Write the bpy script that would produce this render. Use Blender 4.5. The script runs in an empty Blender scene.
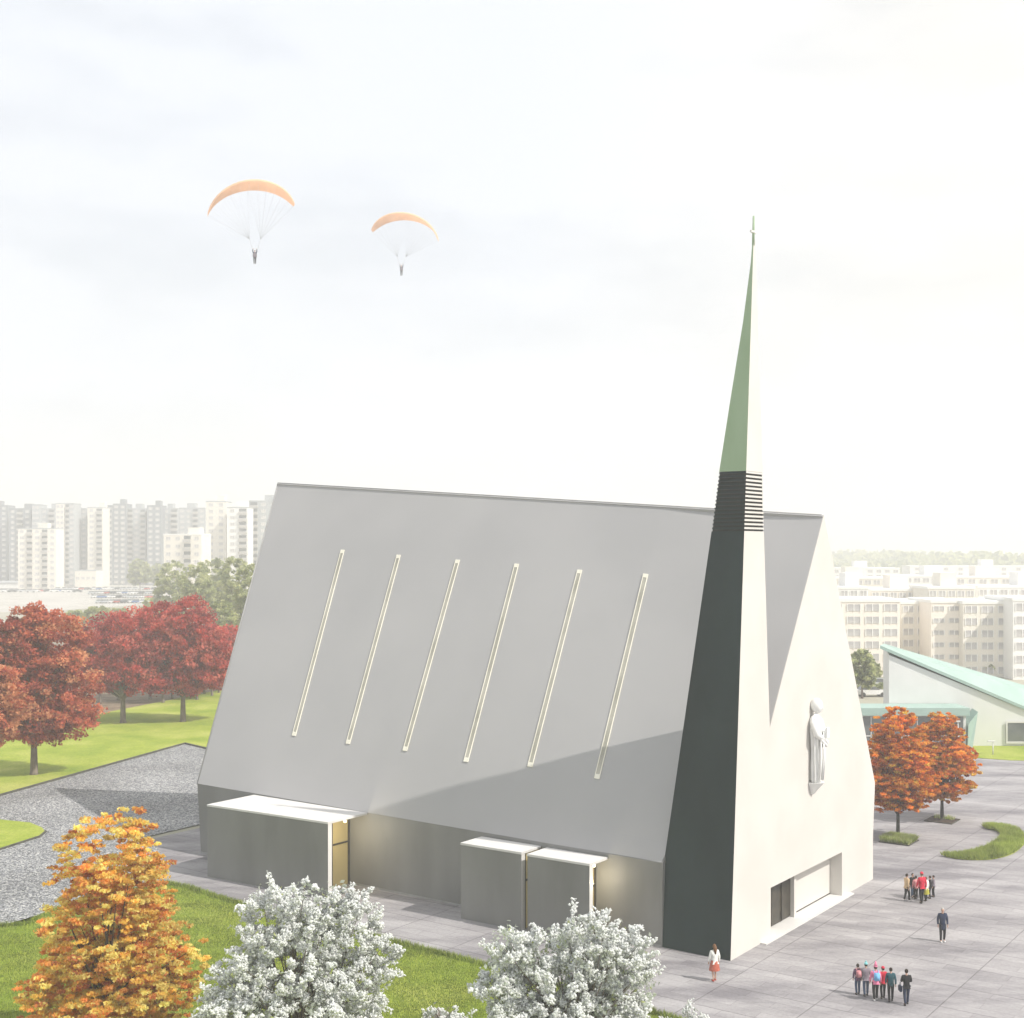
import bpy, bmesh, math, random
import numpy as np
from mathutils import Vector, Matrix

random.seed(7); rng = np.random.default_rng(11)
S = bpy.context.scene
COL = S.collection
R = math.radians

# ------------------------------------------------------------------ camera model (level camera with a vertical lens shift)
H, F, CX, CY = 20.0, 1295.0, 512.0, 550.0
def G(x, y, z=0.0):
    Y = (H - z) * F / (y - CY)
    return Vector(((x - CX) / F * Y, Y, z))
def at(x, y, Y):
    return Vector(((x - CX) / F * Y, Y, H - (y - CY) / F * Y))
def on_plane(x, y, p, n):
    d = Vector(((x - CX) / F, 1.0, -(y - CY) / F)); o = Vector((0, 0, H))
    t = (p - o).dot(n) / d.dot(n)
    return o + d * t

# ------------------------------------------------------------------ scene-tree helpers
def tag(o, label=None, cat=None, group=None, kind=None):
    if label: o['label'] = label
    if cat: o['category'] = cat
    if group: o['group'] = group
    if kind: o['kind'] = kind
    return o
def empty(name, loc=(0, 0, 0), rz=0.0, label=None, cat=None, group=None):
    o = bpy.data.objects.new(name, None); COL.objects.link(o)
    o.location = loc; o.rotation_euler = (0, 0, rz); o.empty_display_size = .3
    return tag(o, label, cat, group)
def link(name, me, parent=None):
    o = bpy.data.objects.new(name, me); COL.objects.link(o)
    if parent is not None:
        o.parent = parent
    return o
def obj(name, bm, mats, parent=None, smooth=False):
    me = bpy.data.meshes.new(name)
    bmesh.ops.recalc_face_normals(bm, faces=bm.faces)
    bm.to_mesh(me); bm.free()
    for m in (mats if isinstance(mats, (list, tuple)) else [mats]): me.materials.append(m)
    if smooth: me.polygons.foreach_set('use_smooth', [True] * len(me.polygons))
    return link(name, me, parent)
def copy_tree(o, parent=None):
    c = o.copy(); COL.objects.link(c); c.parent = parent
    for ch in [k for k in bpy.data.objects if k.parent == o]:
        copy_tree(ch, c)
    return c
def add_box(bm, lo, hi, mi=0, M=None):
    vs = [bm.verts.new(Vector((x, y, z)) if M is None else M @ Vector((x, y, z))) for z in (lo[2], hi[2]) for y in (lo[1], hi[1]) for x in (lo[0], hi[0])]
    fs = [(0, 2, 3, 1), (4, 5, 7, 6), (0, 1, 5, 4), (2, 6, 7, 3), (0, 4, 6, 2), (1, 3, 7, 5)]
    out = []
    for f in fs:
        q = bm.faces.new([vs[i] for i in f]); q.material_index = mi; out.append(q)
    return out
def add_prism(bm, base, top, mi=0, side_mi=None, top_mi=None):
    """closed solid between two polygons with equal vertex counts"""
    a = [bm.verts.new(p) for p in base]; b = [bm.verts.new(p) for p in top]; n = len(a)
    f0 = bm.faces.new(a); f0.material_index = mi
    f1 = bm.faces.new(b[::-1]); f1.material_index = mi if top_mi is None else top_mi
    fs = []
    for i in range(n):
        q = bm.faces.new((a[i], b[i], b[(i + 1) % n], a[(i + 1) % n]))
        q.material_index = mi if side_mi is None else (side_mi[i] if isinstance(side_mi, (list, tuple)) else side_mi)
        fs.append(q)
    return f0, f1, fs
def add_tube(bm, pts, radii, n=7, mi=0, cap=True):
    rings = []; pts = [Vector(p) for p in pts]
    for i, p in enumerate(pts):
        d = (pts[min(i + 1, len(pts) - 1)] - pts[max(i - 1, 0)]).normalized()
        up = Vector((0, 0, 1)) if abs(d.z) < .9 else Vector((1, 0, 0))
        a = d.cross(up).normalized(); b = d.cross(a).normalized()
        rings.append([bm.verts.new(p + (a * math.cos(t) + b * math.sin(t)) * radii[i]) for t in [2 * math.pi * k / n for k in range(n)]])
    for i in range(len(rings) - 1):
        for k in range(n):
            q = bm.faces.new((rings[i][k], rings[i][(k + 1) % n], rings[i + 1][(k + 1) % n], rings[i + 1][k])); q.material_index = mi; q.smooth = True
    if cap:
        bm.faces.new(rings[0]).material_index = mi; bm.faces.new(rings[-1][::-1]).material_index = mi
def add_ball(bm, c, r, seg=10, rings=7, mi=0, M=None):
    mat = Matrix.Translation(c) @ (M if M is not None else Matrix.Identity(4)) @ Matrix.Diagonal((r[0], r[1], r[2], 1))
    g = bmesh.ops.create_uvsphere(bm, u_segments=seg, v_segments=rings, radius=1, matrix=mat)
    for v in g['verts']:
        for f in v.link_faces: f.material_index = mi; f.smooth = True
    return g['verts']

# ------------------------------------------------------------------ materials
def new_mat(name):
    m = bpy.data.materials.new(name); m.use_nodes = True
    nt = m.node_tree; b = nt.nodes['Principled BSDF']
    return m, nt, b
def N(nt, kind, **kw):
    n = nt.nodes.new(kind)
    for k, v in kw.items():
        if k in n.inputs.keys(): n.inputs[k].default_value = v
        else: setattr(n, k, v)
    return n
def ramp(nt, src, stops):
    r = nt.nodes.new('ShaderNodeValToRGB'); e = r.color_ramp.elements
    while len(e) < len(stops): e.new(.5)
    for i, (p, c) in enumerate(stops):
        e[i].position = p; e[i].color = (c[0], c[1], c[2], 1)
    nt.links.new(src, r.inputs[0]); return r
def coords(nt, scale=(1, 1, 1), rot=(0, 0, 0), kind='Object'):
    t = nt.nodes.new('ShaderNodeTexCoord'); m = nt.nodes.new('ShaderNodeMapping')
    m.inputs['Scale'].default_value = scale; m.inputs['Rotation'].default_value = rot
    nt.links.new(t.outputs[kind], m.inputs[0]); return m.outputs[0]
def noise_mat(name, c0, c1, scale=1.0, rough=.8, bump=0.0, detail=5, stretch=(1, 1, 1), metal=0.0, spec=.4, lo=.35, hi=.65, rot=(0, 0, 0), bdist=.05):
    m, nt, b = new_mat(name)
    v = coords(nt, stretch, rot)
    n = N(nt, 'ShaderNodeTexNoise', Scale=scale, Detail=detail); nt.links.new(v, n.inputs['Vector'])
    r = ramp(nt, n.outputs[0], [(lo, c0), (hi, c1)])
    nt.links.new(r.outputs[0], b.inputs['Base Color'])
    b.inputs['Roughness'].default_value = rough; b.inputs['Metallic'].default_value = metal; b.inputs['Specular IOR Level'].default_value = spec
    if bump:
        bp = N(nt, 'ShaderNodeBump', Strength=bump, Distance=bdist); nt.links.new(n.outputs[0], bp.inputs['Height']); nt.links.new(bp.outputs[0], b.inputs['Normal'])
    return m
def leaf_mat(name, c, trans=.35, var=.25, sc=.6):
    m, nt, b = new_mat(name)
    v = coords(nt); n = N(nt, 'ShaderNodeTexNoise', Scale=sc, Detail=3); nt.links.new(v, n.inputs['Vector'])
    d = tuple(x * (1 - var) for x in c); u = tuple(min(1, x * (1 + var)) for x in c)
    r = ramp(nt, n.outputs[0], [(.35, d), (.65, u)])
    out = nt.nodes['Material Output']
    b.inputs['Roughness'].default_value = .65; b.inputs['Specular IOR Level'].default_value = .25
    nt.links.new(r.outputs[0], b.inputs['Base Color'])
    t = nt.nodes.new('ShaderNodeBsdfTranslucent'); nt.links.new(r.outputs[0], t.inputs[0])
    mx = nt.nodes.new('ShaderNodeMixShader'); mx.inputs[0].default_value = trans
    nt.links.new(b.outputs[0], mx.inputs[1]); nt.links.new(t.outputs[0], mx.inputs[2]); nt.links.new(mx.outputs[0], out.inputs[0])
    return m
def emit_mat(name, c, s):
    m, nt, b = new_mat(name)
    b.inputs['Base Color'].default_value = (*c, 1); b.inputs['Emission Color'].default_value = (*c, 1); b.inputs['Emission Strength'].default_value = s
    return m

# church frame: r runs back along the long side wall, s runs along the front wall
C0 = G(730.5, 961); CL = G(201, 853)
U = (CL - C0); LEN = U.length; U.normalize(); V = Vector((-U.y, U.x, 0))
if V.y < 0: V = -V
TH = math.atan2(U.y, U.x)
def L(r, s, z=0.0): return C0 + U * r + V * s + Vector((0, 0, z))
def toL(p):
    d = p - C0; return d.dot(U), d.dot(V), p.z

M_plaster = noise_mat('white_render', (.58, .558, .52), (.62, .598, .56), scale=.35, rough=.85, bump=.05, spec=.2)
M_wall = noise_mat('brushed_cladding', (.165, .165, .158), (.235, .233, .225), scale=.35, rough=.55, stretch=(1, 1, .3), detail=8)
M_roof = noise_mat('roof_sheet', (.35, .345, .347), (.385, .378, .378), scale=.12, rough=.75, detail=6, spec=.3)
M_roofedge = noise_mat('roof_edge', (.26, .26, .26), (.32, .32, .32), scale=1, rough=.6)
M_towerside = noise_mat('tower_dark_side', (.008, .016, .017), (.018, .034, .034), scale=.3, rough=.6, stretch=(1, 1, .25), spec=.12)  # near-black tone of the tower's side face
M_hazegreen = noise_mat('spire_haze_green', (.25, .345, .21), (.31, .405, .27), scale=.5, rough=.7, stretch=(1, 1, .3), spec=.2)  # pale green glow of the haze put into the spire side's colour
M_white = noise_mat('white_panel', (.62, .605, .585), (.67, .655, .635), scale=.8, rough=.6)
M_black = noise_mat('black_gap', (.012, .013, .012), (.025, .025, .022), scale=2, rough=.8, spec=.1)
M_door = noise_mat('dark_bronze_door', (.025, .022, .016), (.06, .05, .035), scale=1.5, rough=.35)
M_glow = emit_mat('lit_glass', (.34, .27, .12), .35)
M_skypane = noise_mat('skylight_glass', (.30, .29, .24), (.44, .42, .36), scale=.6, rough=.2)
M_skyframe = noise_mat('skylight_frame', (.72, .69, .58), (.80, .77, .66), scale=.6, rough=.5)
M_stone = noise_mat('statue_stone', (.70, .70, .69), (.80, .80, .78), scale=1.2, rough=.7, bump=.3, bdist=.03)
M_bark = noise_mat('bark', (.05, .04, .03), (.12, .10, .075), scale=6, rough=.95, bump=.5, stretch=(1, 1, .3))
M_glass = noise_mat('window_glass', (.09, .10, .105), (.16, .17, .17), scale=.4, rough=.15, spec=.6)
M_soil = noise_mat('soil', (.035, .02, .014), (.07, .045, .03), scale=5, rough=.95, bump=.4)
M_kerb = noise_mat('kerb_steel', (.05, .05, .04), (.09, .085, .07), scale=2, rough=.8)

# ---- paving
def paving():
    m, nt, b = new_mat('paving_slabs')
    v = coords(nt, (1, 1, 1), (0, 0, -TH))
    br = N(nt, 'ShaderNodeTexBrick', Scale=1.0)
    br.inputs['Brick Width'].default_value = 3.0; br.inputs['Row Height'].default_value = .75; br.inputs['Mortar Size'].default_value = .012
    br.inputs['Color1'].default_value = (.36, .352, .357, 1); br.inputs['Color2'].default_value = (.295, .287, .294, 1); br.inputs['Mortar'].default_value = (.20, .185, .19, 1)
    br.inputs['Mortar Smooth'].default_value = .3; br.offset = .5
    nt.links.new(v, br.inputs['Vector'])
    b2 = N(nt, 'ShaderNodeTexBrick', Scale=1.0)
    b2.inputs['Brick Width'].default_value = 4.5; b2.inputs['Row Height'].default_value = 3.0; b2.inputs['Mortar Size'].default_value = .032; b2.offset = 0
    for k in ('Color1', 'Color2'): b2.inputs[k].default_value = (1, 1, 1, 1)
    b2.inputs['Mortar'].default_value = (.66, .65, .66, 1); nt.links.new(v, b2.inputs['Vector'])
    n = N(nt, 'ShaderNodeTexNoise', Scale=.22, Detail=8, Roughness=.65); nt.links.new(coords(nt, (.5, 1.6, 1), (0, 0, -TH)), n.inputs['Vector'])
    r = ramp(nt, n.outputs[0], [(.36, (.62, .60, .63)), (.58, (1.08, 1.06, 1.06))])
    n2 = N(nt, 'ShaderNodeTexNoise', Scale=6, Detail=6); nt.links.new(v, n2.inputs['Vector'])
    r2 = ramp(nt, n2.outputs[0], [(.3, (.88, .88, .88)), (.7, (1.08, 1.08, 1.08))])
    cur = br.outputs[0]
    for o in (b2.outputs[0], r.outputs[0], r2.outputs[0]):
        mx = nt.nodes.new('ShaderNodeMix'); mx.data_type = 'RGBA'; mx.blend_type = 'MULTIPLY'; mx.inputs[0].default_value = 1
        nt.links.new(cur, mx.inputs[6]); nt.links.new(o, mx.inputs[7]); cur = mx.outputs[2]
    nt.links.new(cur, b.inputs['Base Color']); b.inputs['Roughness'].default_value = .8; b.inputs['Specular IOR Level'].default_value = .25
    return m
M_pave = paving()
def gravel():
    m, nt, b = new_mat('gravel_stones')
    v = coords(nt)
    vo = N(nt, 'ShaderNodeTexVoronoi', Scale=11); nt.links.new(v, vo.inputs['Vector'])
    sx = nt.nodes.new('ShaderNodeSeparateColor'); nt.links.new(vo.outputs['Color'], sx.inputs[0])
    r = ramp(nt, sx.outputs[0], [(.0, (.045, .045, .05)), (.4, (.17, .175, .19)), (.75, (.33, .335, .34)), (1, (.62, .61, .58))])
    n = N(nt, 'ShaderNodeTexNoise', Scale=.12, Detail=5); nt.links.new(v, n.inputs['Vector'])
    r2 = ramp(nt, n.outputs[0], [(.35, (.8, .8, .8)), (.65, (1.15, 1.15, 1.15))])
    mx = nt.nodes.new('ShaderNodeMix'); mx.data_type = 'RGBA'; mx.blend_type = 'MULTIPLY'; mx.inputs[0].default_value = 1
    nt.links.new(r.outputs[0], mx.inputs[6]); nt.links.new(r2.outputs[0], mx.inputs[7])
    nt.links.new(mx.outputs[2], b.inputs['Base Color']); b.inputs['Roughness'].default_value = .9
    bp = N(nt, 'ShaderNodeBump', Strength=.8, Distance=.05); nt.links.new(vo.outputs['Distance'], bp.inputs['Height']); nt.links.new(bp.outputs[0], b.inputs['Normal'])
    return m
M_gravel = gravel()
def lawn_mat():
    m, nt, b = new_mat('lawn_grass')
    v = coords(nt)
    n = N(nt, 'ShaderNodeTexNoise', Scale=.16, Detail=6, Roughness=.6); nt.links.new(v, n.inputs['Vector'])
    r = ramp(nt, n.outputs[0], [(.33, (.20, .28, .03)), (.5, (.30, .36, .05)), (.68, (.42, .44, .11))])
    n2 = N(nt, 'ShaderNodeTexNoise', Scale=5, Detail=8, Roughness=.75); nt.links.new(v, n2.inputs['Vector'])
    r2 = ramp(nt, n2.outputs[0], [(.3, (.62, .66, .6)), (.7, (1.25, 1.22, 1.2))])
    mx = nt.nodes.new('ShaderNodeMix'); mx.data_type = 'RGBA'; mx.blend_type = 'MULTIPLY'; mx.inputs[0].default_value = 1
    nt.links.new(r.outputs[0], mx.inputs[6]); nt.links.new(r2.outputs[0], mx.inputs[7])
    nt.links.new(mx.outputs[2], b.inputs['Base Color']); b.inputs['Roughness'].default_value = .9; b.inputs['Specular IOR Level'].default_value = .1
    bp = N(nt, 'ShaderNodeBump', Strength=.6, Distance=.06); nt.links.new(n2.outputs[0], bp.inputs['Height']); nt.links.new(bp.outputs[0], b.inputs['Normal'])
    return m
M_lawn = lawn_mat()
M_ground = noise_mat('pale_ground', (.30, .29, .21), (.46, .43, .36), scale=.012, rough=.95, detail=8)
M_sand = noise_mat('pale_tarmac', (.42, .40, .36), (.52, .50, .46), scale=.05, rough=.95, detail=8)
M_litter = noise_mat('leaf_litter', (.13, .09, .06), (.26, .19, .13), scale=.6, rough=.95, detail=8)

# ------------------------------------------------------------------ ground sheets
def sheet(name, pts, z, m, kind='structure', thick=0.0):
    bm = bmesh.new()
    if thick:
        add_prism(bm, [Vector((p.x, p.y, z - thick)) for p in pts], [Vector((p.x, p.y, z)) for p in pts])
    else:
        bm.faces.new([bm.verts.new((p.x, p.y, z)) for p in pts])
    bmesh.ops.triangulate(bm, faces=[f for f in bm.faces if len(f.verts) > 4])
    o = obj(name, bm, m); tag(o, kind=kind); return o
W = lambda x, y: Vector((x, y, 0))
sheet('ground', [W(-2400, -40), W(2400, -40), W(2400, 4600), W(-2400, 4600)], -.06, M_ground)
# plaza round the church
sheet('plaza', [L(44.5, -1), L(44.5, -60), W(0, 0), W(120, 0), W(120, 125.1), W(-8, 125.1), L(44.5, 34)], 0.0, M_pave)
# gravel yard west of the church
lawn_edge = [(-60, 936), (0, 927), (27, 925), (55, 911), (110, 895), (167, 884), (189, 888), (235, 903), (365, 935), (420, 949), (479, 964), (560, 986), (666, 1017), (720, 1034)]
gx = [G(-300, 880), G(-160, 845), G(-60, 812), G(0, 795), G(185, 743), G(215, 750), L(45.5, 8), L(45.3, 1.2), L(40.5, -1.6), G(167, 868), G(160, 900), G(100, 960), G(0, 1000), G(-200, 980)]
sheet('gravel_path', gx, .006, M_gravel)
sheet('lawn', [G(*p) for p in lawn_edge] + [W(8, 20), W(-60, 20)], .05, M_lawn, thick=.08)
up_lawn = [G(-300, 860), G(-60, 812), G(0, 795), G(185, 743), G(215, 750), G(330, 765), G(300, 683), G(222, 690), G(95, 715), G(0, 728), G(-120, 745), G(-400, 780)]
sheet('lawn', up_lawn, .06, M_lawn, thick=.09)
sheet('ground', [G(-400, 792), G(-120, 746), G(0, 729), G(95, 716), G(222, 691), G(300, 684), G(330, 640), G(-100, 645), G(-500, 660)], -.03, M_litter)
isl = [(-60, 815), (0, 820), (30, 823), (42, 828), (45, 832), (40, 836), (0, 849), (-60, 868)]
sheet('lawn', [G(*p) for p in isl], .05, M_lawn, thick=.07)
sheet('road', [G(-500, 612), G(40, 612), G(150, 604), G(200, 590), G(190, 574), G(-300, 574)], -.02, M_sand)
sheet('lawn', [G(962, 757), G(1010, 760.5), G(1100, 762), G(1100, 745), G(972, 745)], .05, M_lawn, thick=.06)
# kerbs
def strip(bm, pts, w, h, z0=0.0):
    for a, b_ in zip(pts[:-1], pts[1:]):
        d = (b_ - a); ln = d.length; a_ = math.atan2(d.y, d.x)
        M = Matrix.Translation(a) @ Matrix.Rotation(a_, 4, 'Z')
        add_box(bm, (0, -w / 2, z0), (ln, w / 2, h), M=M)
bm = bmesh.new(); strip(bm, [G(-200, 846.5), G(-60, 813), G(0, 796), G(185, 744), G(215, 751)], .16, .16)
tag(obj('lawn_kerb', bm, M_kerb), 'long dark steel kerb between the upper lawn and the gravel', 'kerb')
bm = bmesh.new(); strip(bm, [G(-60, 869.5), G(0, 850), G(40, 837), G(46, 832)], .12, .12)
tag(obj('lawn_kerb', bm, M_kerb), 'short dark kerb round the tip of the small lawn island', 'kerb')

# ------------------------------------------------------------------ church
church = empty('church', (0, 0, 0), 0, 'large white and grey church with steep roof and tapering corner spire', 'church')
facN = -U            # outward normal of front wall
def fac(x, y):       # pixel onto the front wall plane -> (s, z)
    p = on_plane(x, y, C0, facN); r, s, z = toL(p); return s, z
sN, zN = fac(753.6, 240)             # tip of near edge
def s0(z): return sN * z / zN
s_not, z_not = fac(769.8, 728)
pR = [fac(769.8, 728), fac(763.8, 528), fac(762.8, 471), fac(755.2, 240)]
def s1(z): return float(np.interp(z, [p[1] for p in pR], [p[0] for p in pR]))
nearA = L(0, 0, 0); nearB = L(0, sN, zN)
dn = (nearB - nearA).cross(U).normalized()
pl = []
for px in [(664, 862), (711.9, 529), (719.4, 470), (730.3, 400), (743, 322), (752, 263)]:
    q = toL(on_plane(px[0], px[1], nearA, dn)); pl.append((q[2], q[0]))
pl[-1] = (pl[-1][0], .12); pl.append((zN, .06))
def r1(z): return float(np.interp(z, [a for a, b_ in pl], [b_ for a, b_ in pl]))
Z_E0, R_E0 = pl[0]
print('church', LEN, 'notch', s_not, z_not, 'apex', sN, zN, 'r1', pl)
WID = fac(873, 880)[0]
s_rg, z_rg = fac(824, 515)
s_k, z_k = fac(875, 783)
# rear gable leans out: ridge end found on the vertical plane that runs under the ridge
q = toL(on_plane(278, 483, L(0, s_rg), V)); r_rb, z_rb = q[0], q[2]
q = toL(on_plane(197.3, 783.5, L(0, 0), V)); r_eb, z_eb = q[0], q[2]
print('WID', WID, 'ridge', s_rg, z_rg, 'kink', s_k, z_k, 'rear ridge', r_rb, z_rb, 'rear eave', r_eb, z_eb)
def quadsheet(bm, P00, P10, P11, P01, nu=24, nv=12, mi=0):
    g = [[bm.verts.new((P00 * (1 - u) + P10 * u) * (1 - v) + (P01 * (1 - u) + P11 * u) * v) for u in [i / nu for i in range(nu + 1)]] for v in [j / nv for j in range(nv + 1)]]
    for j in range(nv):
        for i in range(nu):
            bm.faces.new((g[j][i], g[j][i + 1], g[j + 1][i + 1], g[j + 1][i])).material_index = mi
# left roof slope: eave line from the tower to the rear, ridge on top
ze0 = Z_E0; rE = R_E0
E0, E1 = L(rE, 0, ze0), L(r_eb, 0, z_eb)
RG0, RG1 = L(.03, s_rg, z_rg), L(r_rb, s_rg, z_rb)
slope = (z_rg - z_not) / (s_rg - s_not)
sX = 1.2; zX = z_rg - slope * (s_rg - sX)
def roof_pt(r, s):
    """point on the (slightly twisted) west roof slope"""
    u = r / r_rb
    ze = Z_E0 + (z_eb - Z_E0) * (r - rE) / (r_eb - rE); zr = z_rg + (z_rb - z_rg) * u
    return L(r, s, ze + (zr - ze) * (s / s_rg))
bm = bmesh.new()
nu, nv = 30, 16
grid = []
for j in range(nv + 1):
    f = j / nv; row = []
    sl = s_rg * f
    # front edge follows tower side near the eave, then the gable edge above the notch
    rf = .04 if sl > s_not * .9 else max(.04, rE + .02 - (rE - .1) * (sl / (s_not * .9)))
    if j == 1: rf = rE - .15
    rb = r_eb + (r_rb - r_eb) * f
    for i in range(nu + 1):
        rr = rf + (rb - rf) * i / nu
        p = roof_pt(rr, sl)
        # blend heights so that the front gable edge passes exactly through notch and ridge
        zf = z_rg - slope * (s_rg - sl); w = max(0, 1 - rr / 10)
        p.z = p.z * (1 - w) + max(zf, Z_E0) * w
        row.append(bm.verts.new(p))
    grid.append(row)
for j in range(nv):
    for i in range(nu):
        bm.faces.new((grid[j][i], grid[j][i + 1], grid[j + 1][i + 1], grid[j + 1][i]))
rf_ = obj('roof', bm, M_roof, church)
if rf_.data.polygons[0].normal.z < 0: rf_.data.flip_normals()
md = rf_.modifiers.new('thick', 'SOLIDIFY'); md.thickness = .18; md.offset = -1
rf_['label'] = 'west roof slope with six skylight slots'
# east slope
bm = bmesh.new()
quadsheet(bm, L(.03, s_rg, z_rg - .01), L(r_rb, s_rg, z_rb - .01), L(r_eb, WID + .1, z_k), L(.03, WID + .06, z_k))
o = obj('roof', bm, M_roof, church); md = o.modifiers.new('thick', 'SOLIDIFY'); md.thickness = .15
# ridge cap and eave / verge flashings
bm = bmesh.new()
add_tube(bm, [L(.15, s_rg, z_rg + .0), L(r_rb, s_rg, z_rb + .0)], [.05, .05], 6)
add_tube(bm, [RG1, E1], [.05, .05], 6)
obj('roof_flashing', bm, M_roofedge, church)
# walls
bm = bmesh.new()
add_prism(bm, [L(rE * .98, 0), L(r_eb * .0 + LEN, 0), L(LEN, .4), L(rE * .98, .4)], [L(rE * .98, 0, Z_E0 + .02), L(r_eb, 0, z_eb), L(r_eb, .4, z_eb + .3), L(rE * .98, .4, Z_E0 + .3)])
obj('side_wall', bm, M_wall, church)
bm = bmesh.new()
add_prism(bm, [L(.4, WID - .4), L(LEN, WID - .4), L(LEN, WID), L(.4, WID)], [L(.4, WID - .4, z_k), L(r_eb, WID - .4, z_k), L(r_eb, WID, z_k), L(.4, WID, z_k)])
obj('side_wall', bm, M_wall, church)
bm = bmesh.new()
a = [L(LEN - .02, .1), L(LEN - .02, WID - .1), L(r_eb - .03, WID - .1, z_k), L(r_rb - .05, s_rg, z_rb - .25), L(r_eb - .03, .1, z_eb)]
add_prism(bm, a, [p - U * .35 for p in a]); obj('rear_wall', bm, M_wall, church)
# front wall with the porch opening
so0, zo0 = fac(770, 890.5); so1, zo1 = fac(842, 850); s_b = max(so0, s_not + .12)
ZT = .5 * (zo0 + zo1)
outl = [(s_not, 0), (s_b, 0), (s_b, ZT), (so1, ZT), (so1, 0), (WID, 0), (s_k, z_k), (s_rg, z_rg), (s_not, z_not)]
def facade_prism(bm, poly, r_a=0.0, r_b=.45):
    f0, f1, fs = add_prism(bm, [L(r_a, s, z) for s, z in poly], [L(r_b, s, z) for s, z in poly])
bm = bmesh.new()
fv = {}
def fvx(s, z, r):
    k = (round(s, 4), round(z, 4), r)
    if k not in fv: fv[k] = bm.verts.new(L(r, s, z))
    return fv[k]
for r_ in (0, .42):     # left strip, right jamb and gable share their vertices
    for poly in ([(s_not, 0), (s_b, 0), (s_b, ZT), (s_not, ZT)], [(so1, 0), (WID, 0), (WID, ZT), (so1, ZT)],
                 [(s_not, ZT), (s_b, ZT), (s_b, z_not), (s_not, z_not)], [(s_b, ZT), (so1, ZT), (so1, z_k), (s_b, z_k)], [(so1, ZT), (WID, ZT), (s_k, z_k), (so1, z_k)],
                 [(s_b, z_k), (so1, z_k), (s_rg, z_rg)], [(so1, z_k), (s_k, z_k), (s_rg, z_rg)], [(s_b, z_k), (s_rg, z_rg), (s_not, z_not), (s_b, z_not)][:0] or [(s_b, z_k), (s_rg, z_rg), (s_b, z_not)], [(s_b, z_not), (s_rg, z_rg), (s_not, z_not)]):
        if poly[0] == (s_not, ZT): poly = [(s_not, ZT), (s_b, ZT), (s_b, z_k), (s_b, z_not), (s_not, z_not)]
        bm.faces.new([fvx(a, b_, r_) for a, b_ in poly])
ring = [(s_not, 0), (s_b, 0), (s_b, ZT), (so1, ZT), (so1, 0), (WID, 0), (WID, ZT), (s_k, z_k), (s_rg, z_rg), (s_not, z_not), (s_not, ZT)]
for i in range(len(ring)):
    a, b_ = ring[i], ring[(i + 1) % len(ring)]
    bm.faces.new([fvx(*a, 0), fvx(*b_, 0), fvx(*b_, .42), fvx(*a, .42)])
obj('front_wall', bm, M_plaster, church)
bm = bmesh.new(); e = [L(-.012, s_k, z_k), L(-.012, s_rg, z_rg)]
add_tube(bm, [L(.2, WID + .02, z_k), L(.2, s_rg, z_rg + .02)], [.05, .05], 5); obj('roof_flashing', bm, M_roofedge, church)
# porch recess: step, back wall, reveal, door
bm = bmesh.new()
D = .72
add_prism(bm, [L(D, s_b - .3, .14), L(D, so1 + .2, .14), L(D + .3, so1 + .2, .14), L(D + .3, s_b - .3, .14)], [L(D, s_b - .3, ZT + .2), L(D, so1 + .2, ZT + .2), L(D + .3, so1 + .2, ZT + .2), L(D + .3, s_b - .3, ZT + .2)])
obj('porch_back_wall', bm, M_plaster, church)
for (sa, sb) in ((so1 + .003, so1 + .3), (s_b - .3, s_b - .003)):
    bm = bmesh.new()
    add_prism(bm, [L(.425, sa), L(.425, sb), L(D - .003, sb), L(D - .003, sa)], [L(.425, sa, ZT + .2), L(.425, sb, ZT + .2), L(D - .003, sb, ZT + .2), L(D - .003, sa, ZT + .2)])
    obj('porch_reveal', bm, M_plaster, church)
bm = bmesh.new()
add_prism(bm, [L(.425, s_b, ZT + .003), L(.425, so1, ZT + .003), L(D, so1, ZT + .003), L(D, s_b, ZT + .003)], [L(.425, s_b, ZT + .2), L(.425, so1, ZT + .2), L(D, so1, ZT + .2), L(D, s_b, ZT + .2)])
obj('porch_ceiling', bm, M_plaster, church)
bm = bmesh.new()
add_prism(bm, [L(-.35, s_b - 1.3), L(-.35, so1 + 1.0), L(D, so1 + 1.0), L(D, s_b - 1.3)], [L(-.35, s_b - 1.3, .07), L(-.35, so1 + 1.0, .07), L(D, so1 + 1, .07), L(D, s_b - 1.3, .07)])
obj('porch_step', bm, M_white, church)
def s_at(x, r):      # s on plane r for an image column
    p = on_plane(x, 900, L(r, 0), facN); return toL(p)[1]
dA, dB = s_at(770, D), s_at(790, D)
bm = bmesh.new()
add_prism(bm, [L(D - .07, dA, .15), L(D - .07, dB, .15), L(D - .005, dB, .15), L(D - .005, dA, .15)], [L(D - .07, dA, ZT - .1), L(D - .07, dB, ZT - .1), L(D - .005, dB, ZT - .1), L(D - .005, dA, ZT - .1)])
dr = obj('door', bm, M_door, church)
bm = bmesh.new()
for q in (0, .5, 1):
    s_ = dA + (dB - dA) * q
    add_prism(bm, [L(D - .13, s_ - .06, .15), L(D - .13, s_ + .06, .15), L(D - .075, s_ + .06, .15), L(D - .075, s_ - .06, .15)], [L(D - .13, s_ - .06, ZT - .05), L(D - .13, s_ + .06, ZT - .05), L(D - .075, s_ + .06, ZT - .05), L(D - .075, s_ - .06, ZT - .05)])
obj('door_frame', bm, M_door, dr)
# white counter block inside the porch with a wall fin
bm = bmesh.new()
fA = s_at(793, .5); 
add_prism(bm, [L(.43, fA, .07), L(.43, fA + .28, .07), L(D - .004, fA + .28, .07), L(D - .004, fA, .07)], [L(.43, fA, ZT), L(.43, fA + .28, ZT), L(D - .004, fA + .28, ZT), L(D - .004, fA, ZT)])
obj('porch_fin', bm, M_plaster, church)

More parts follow.
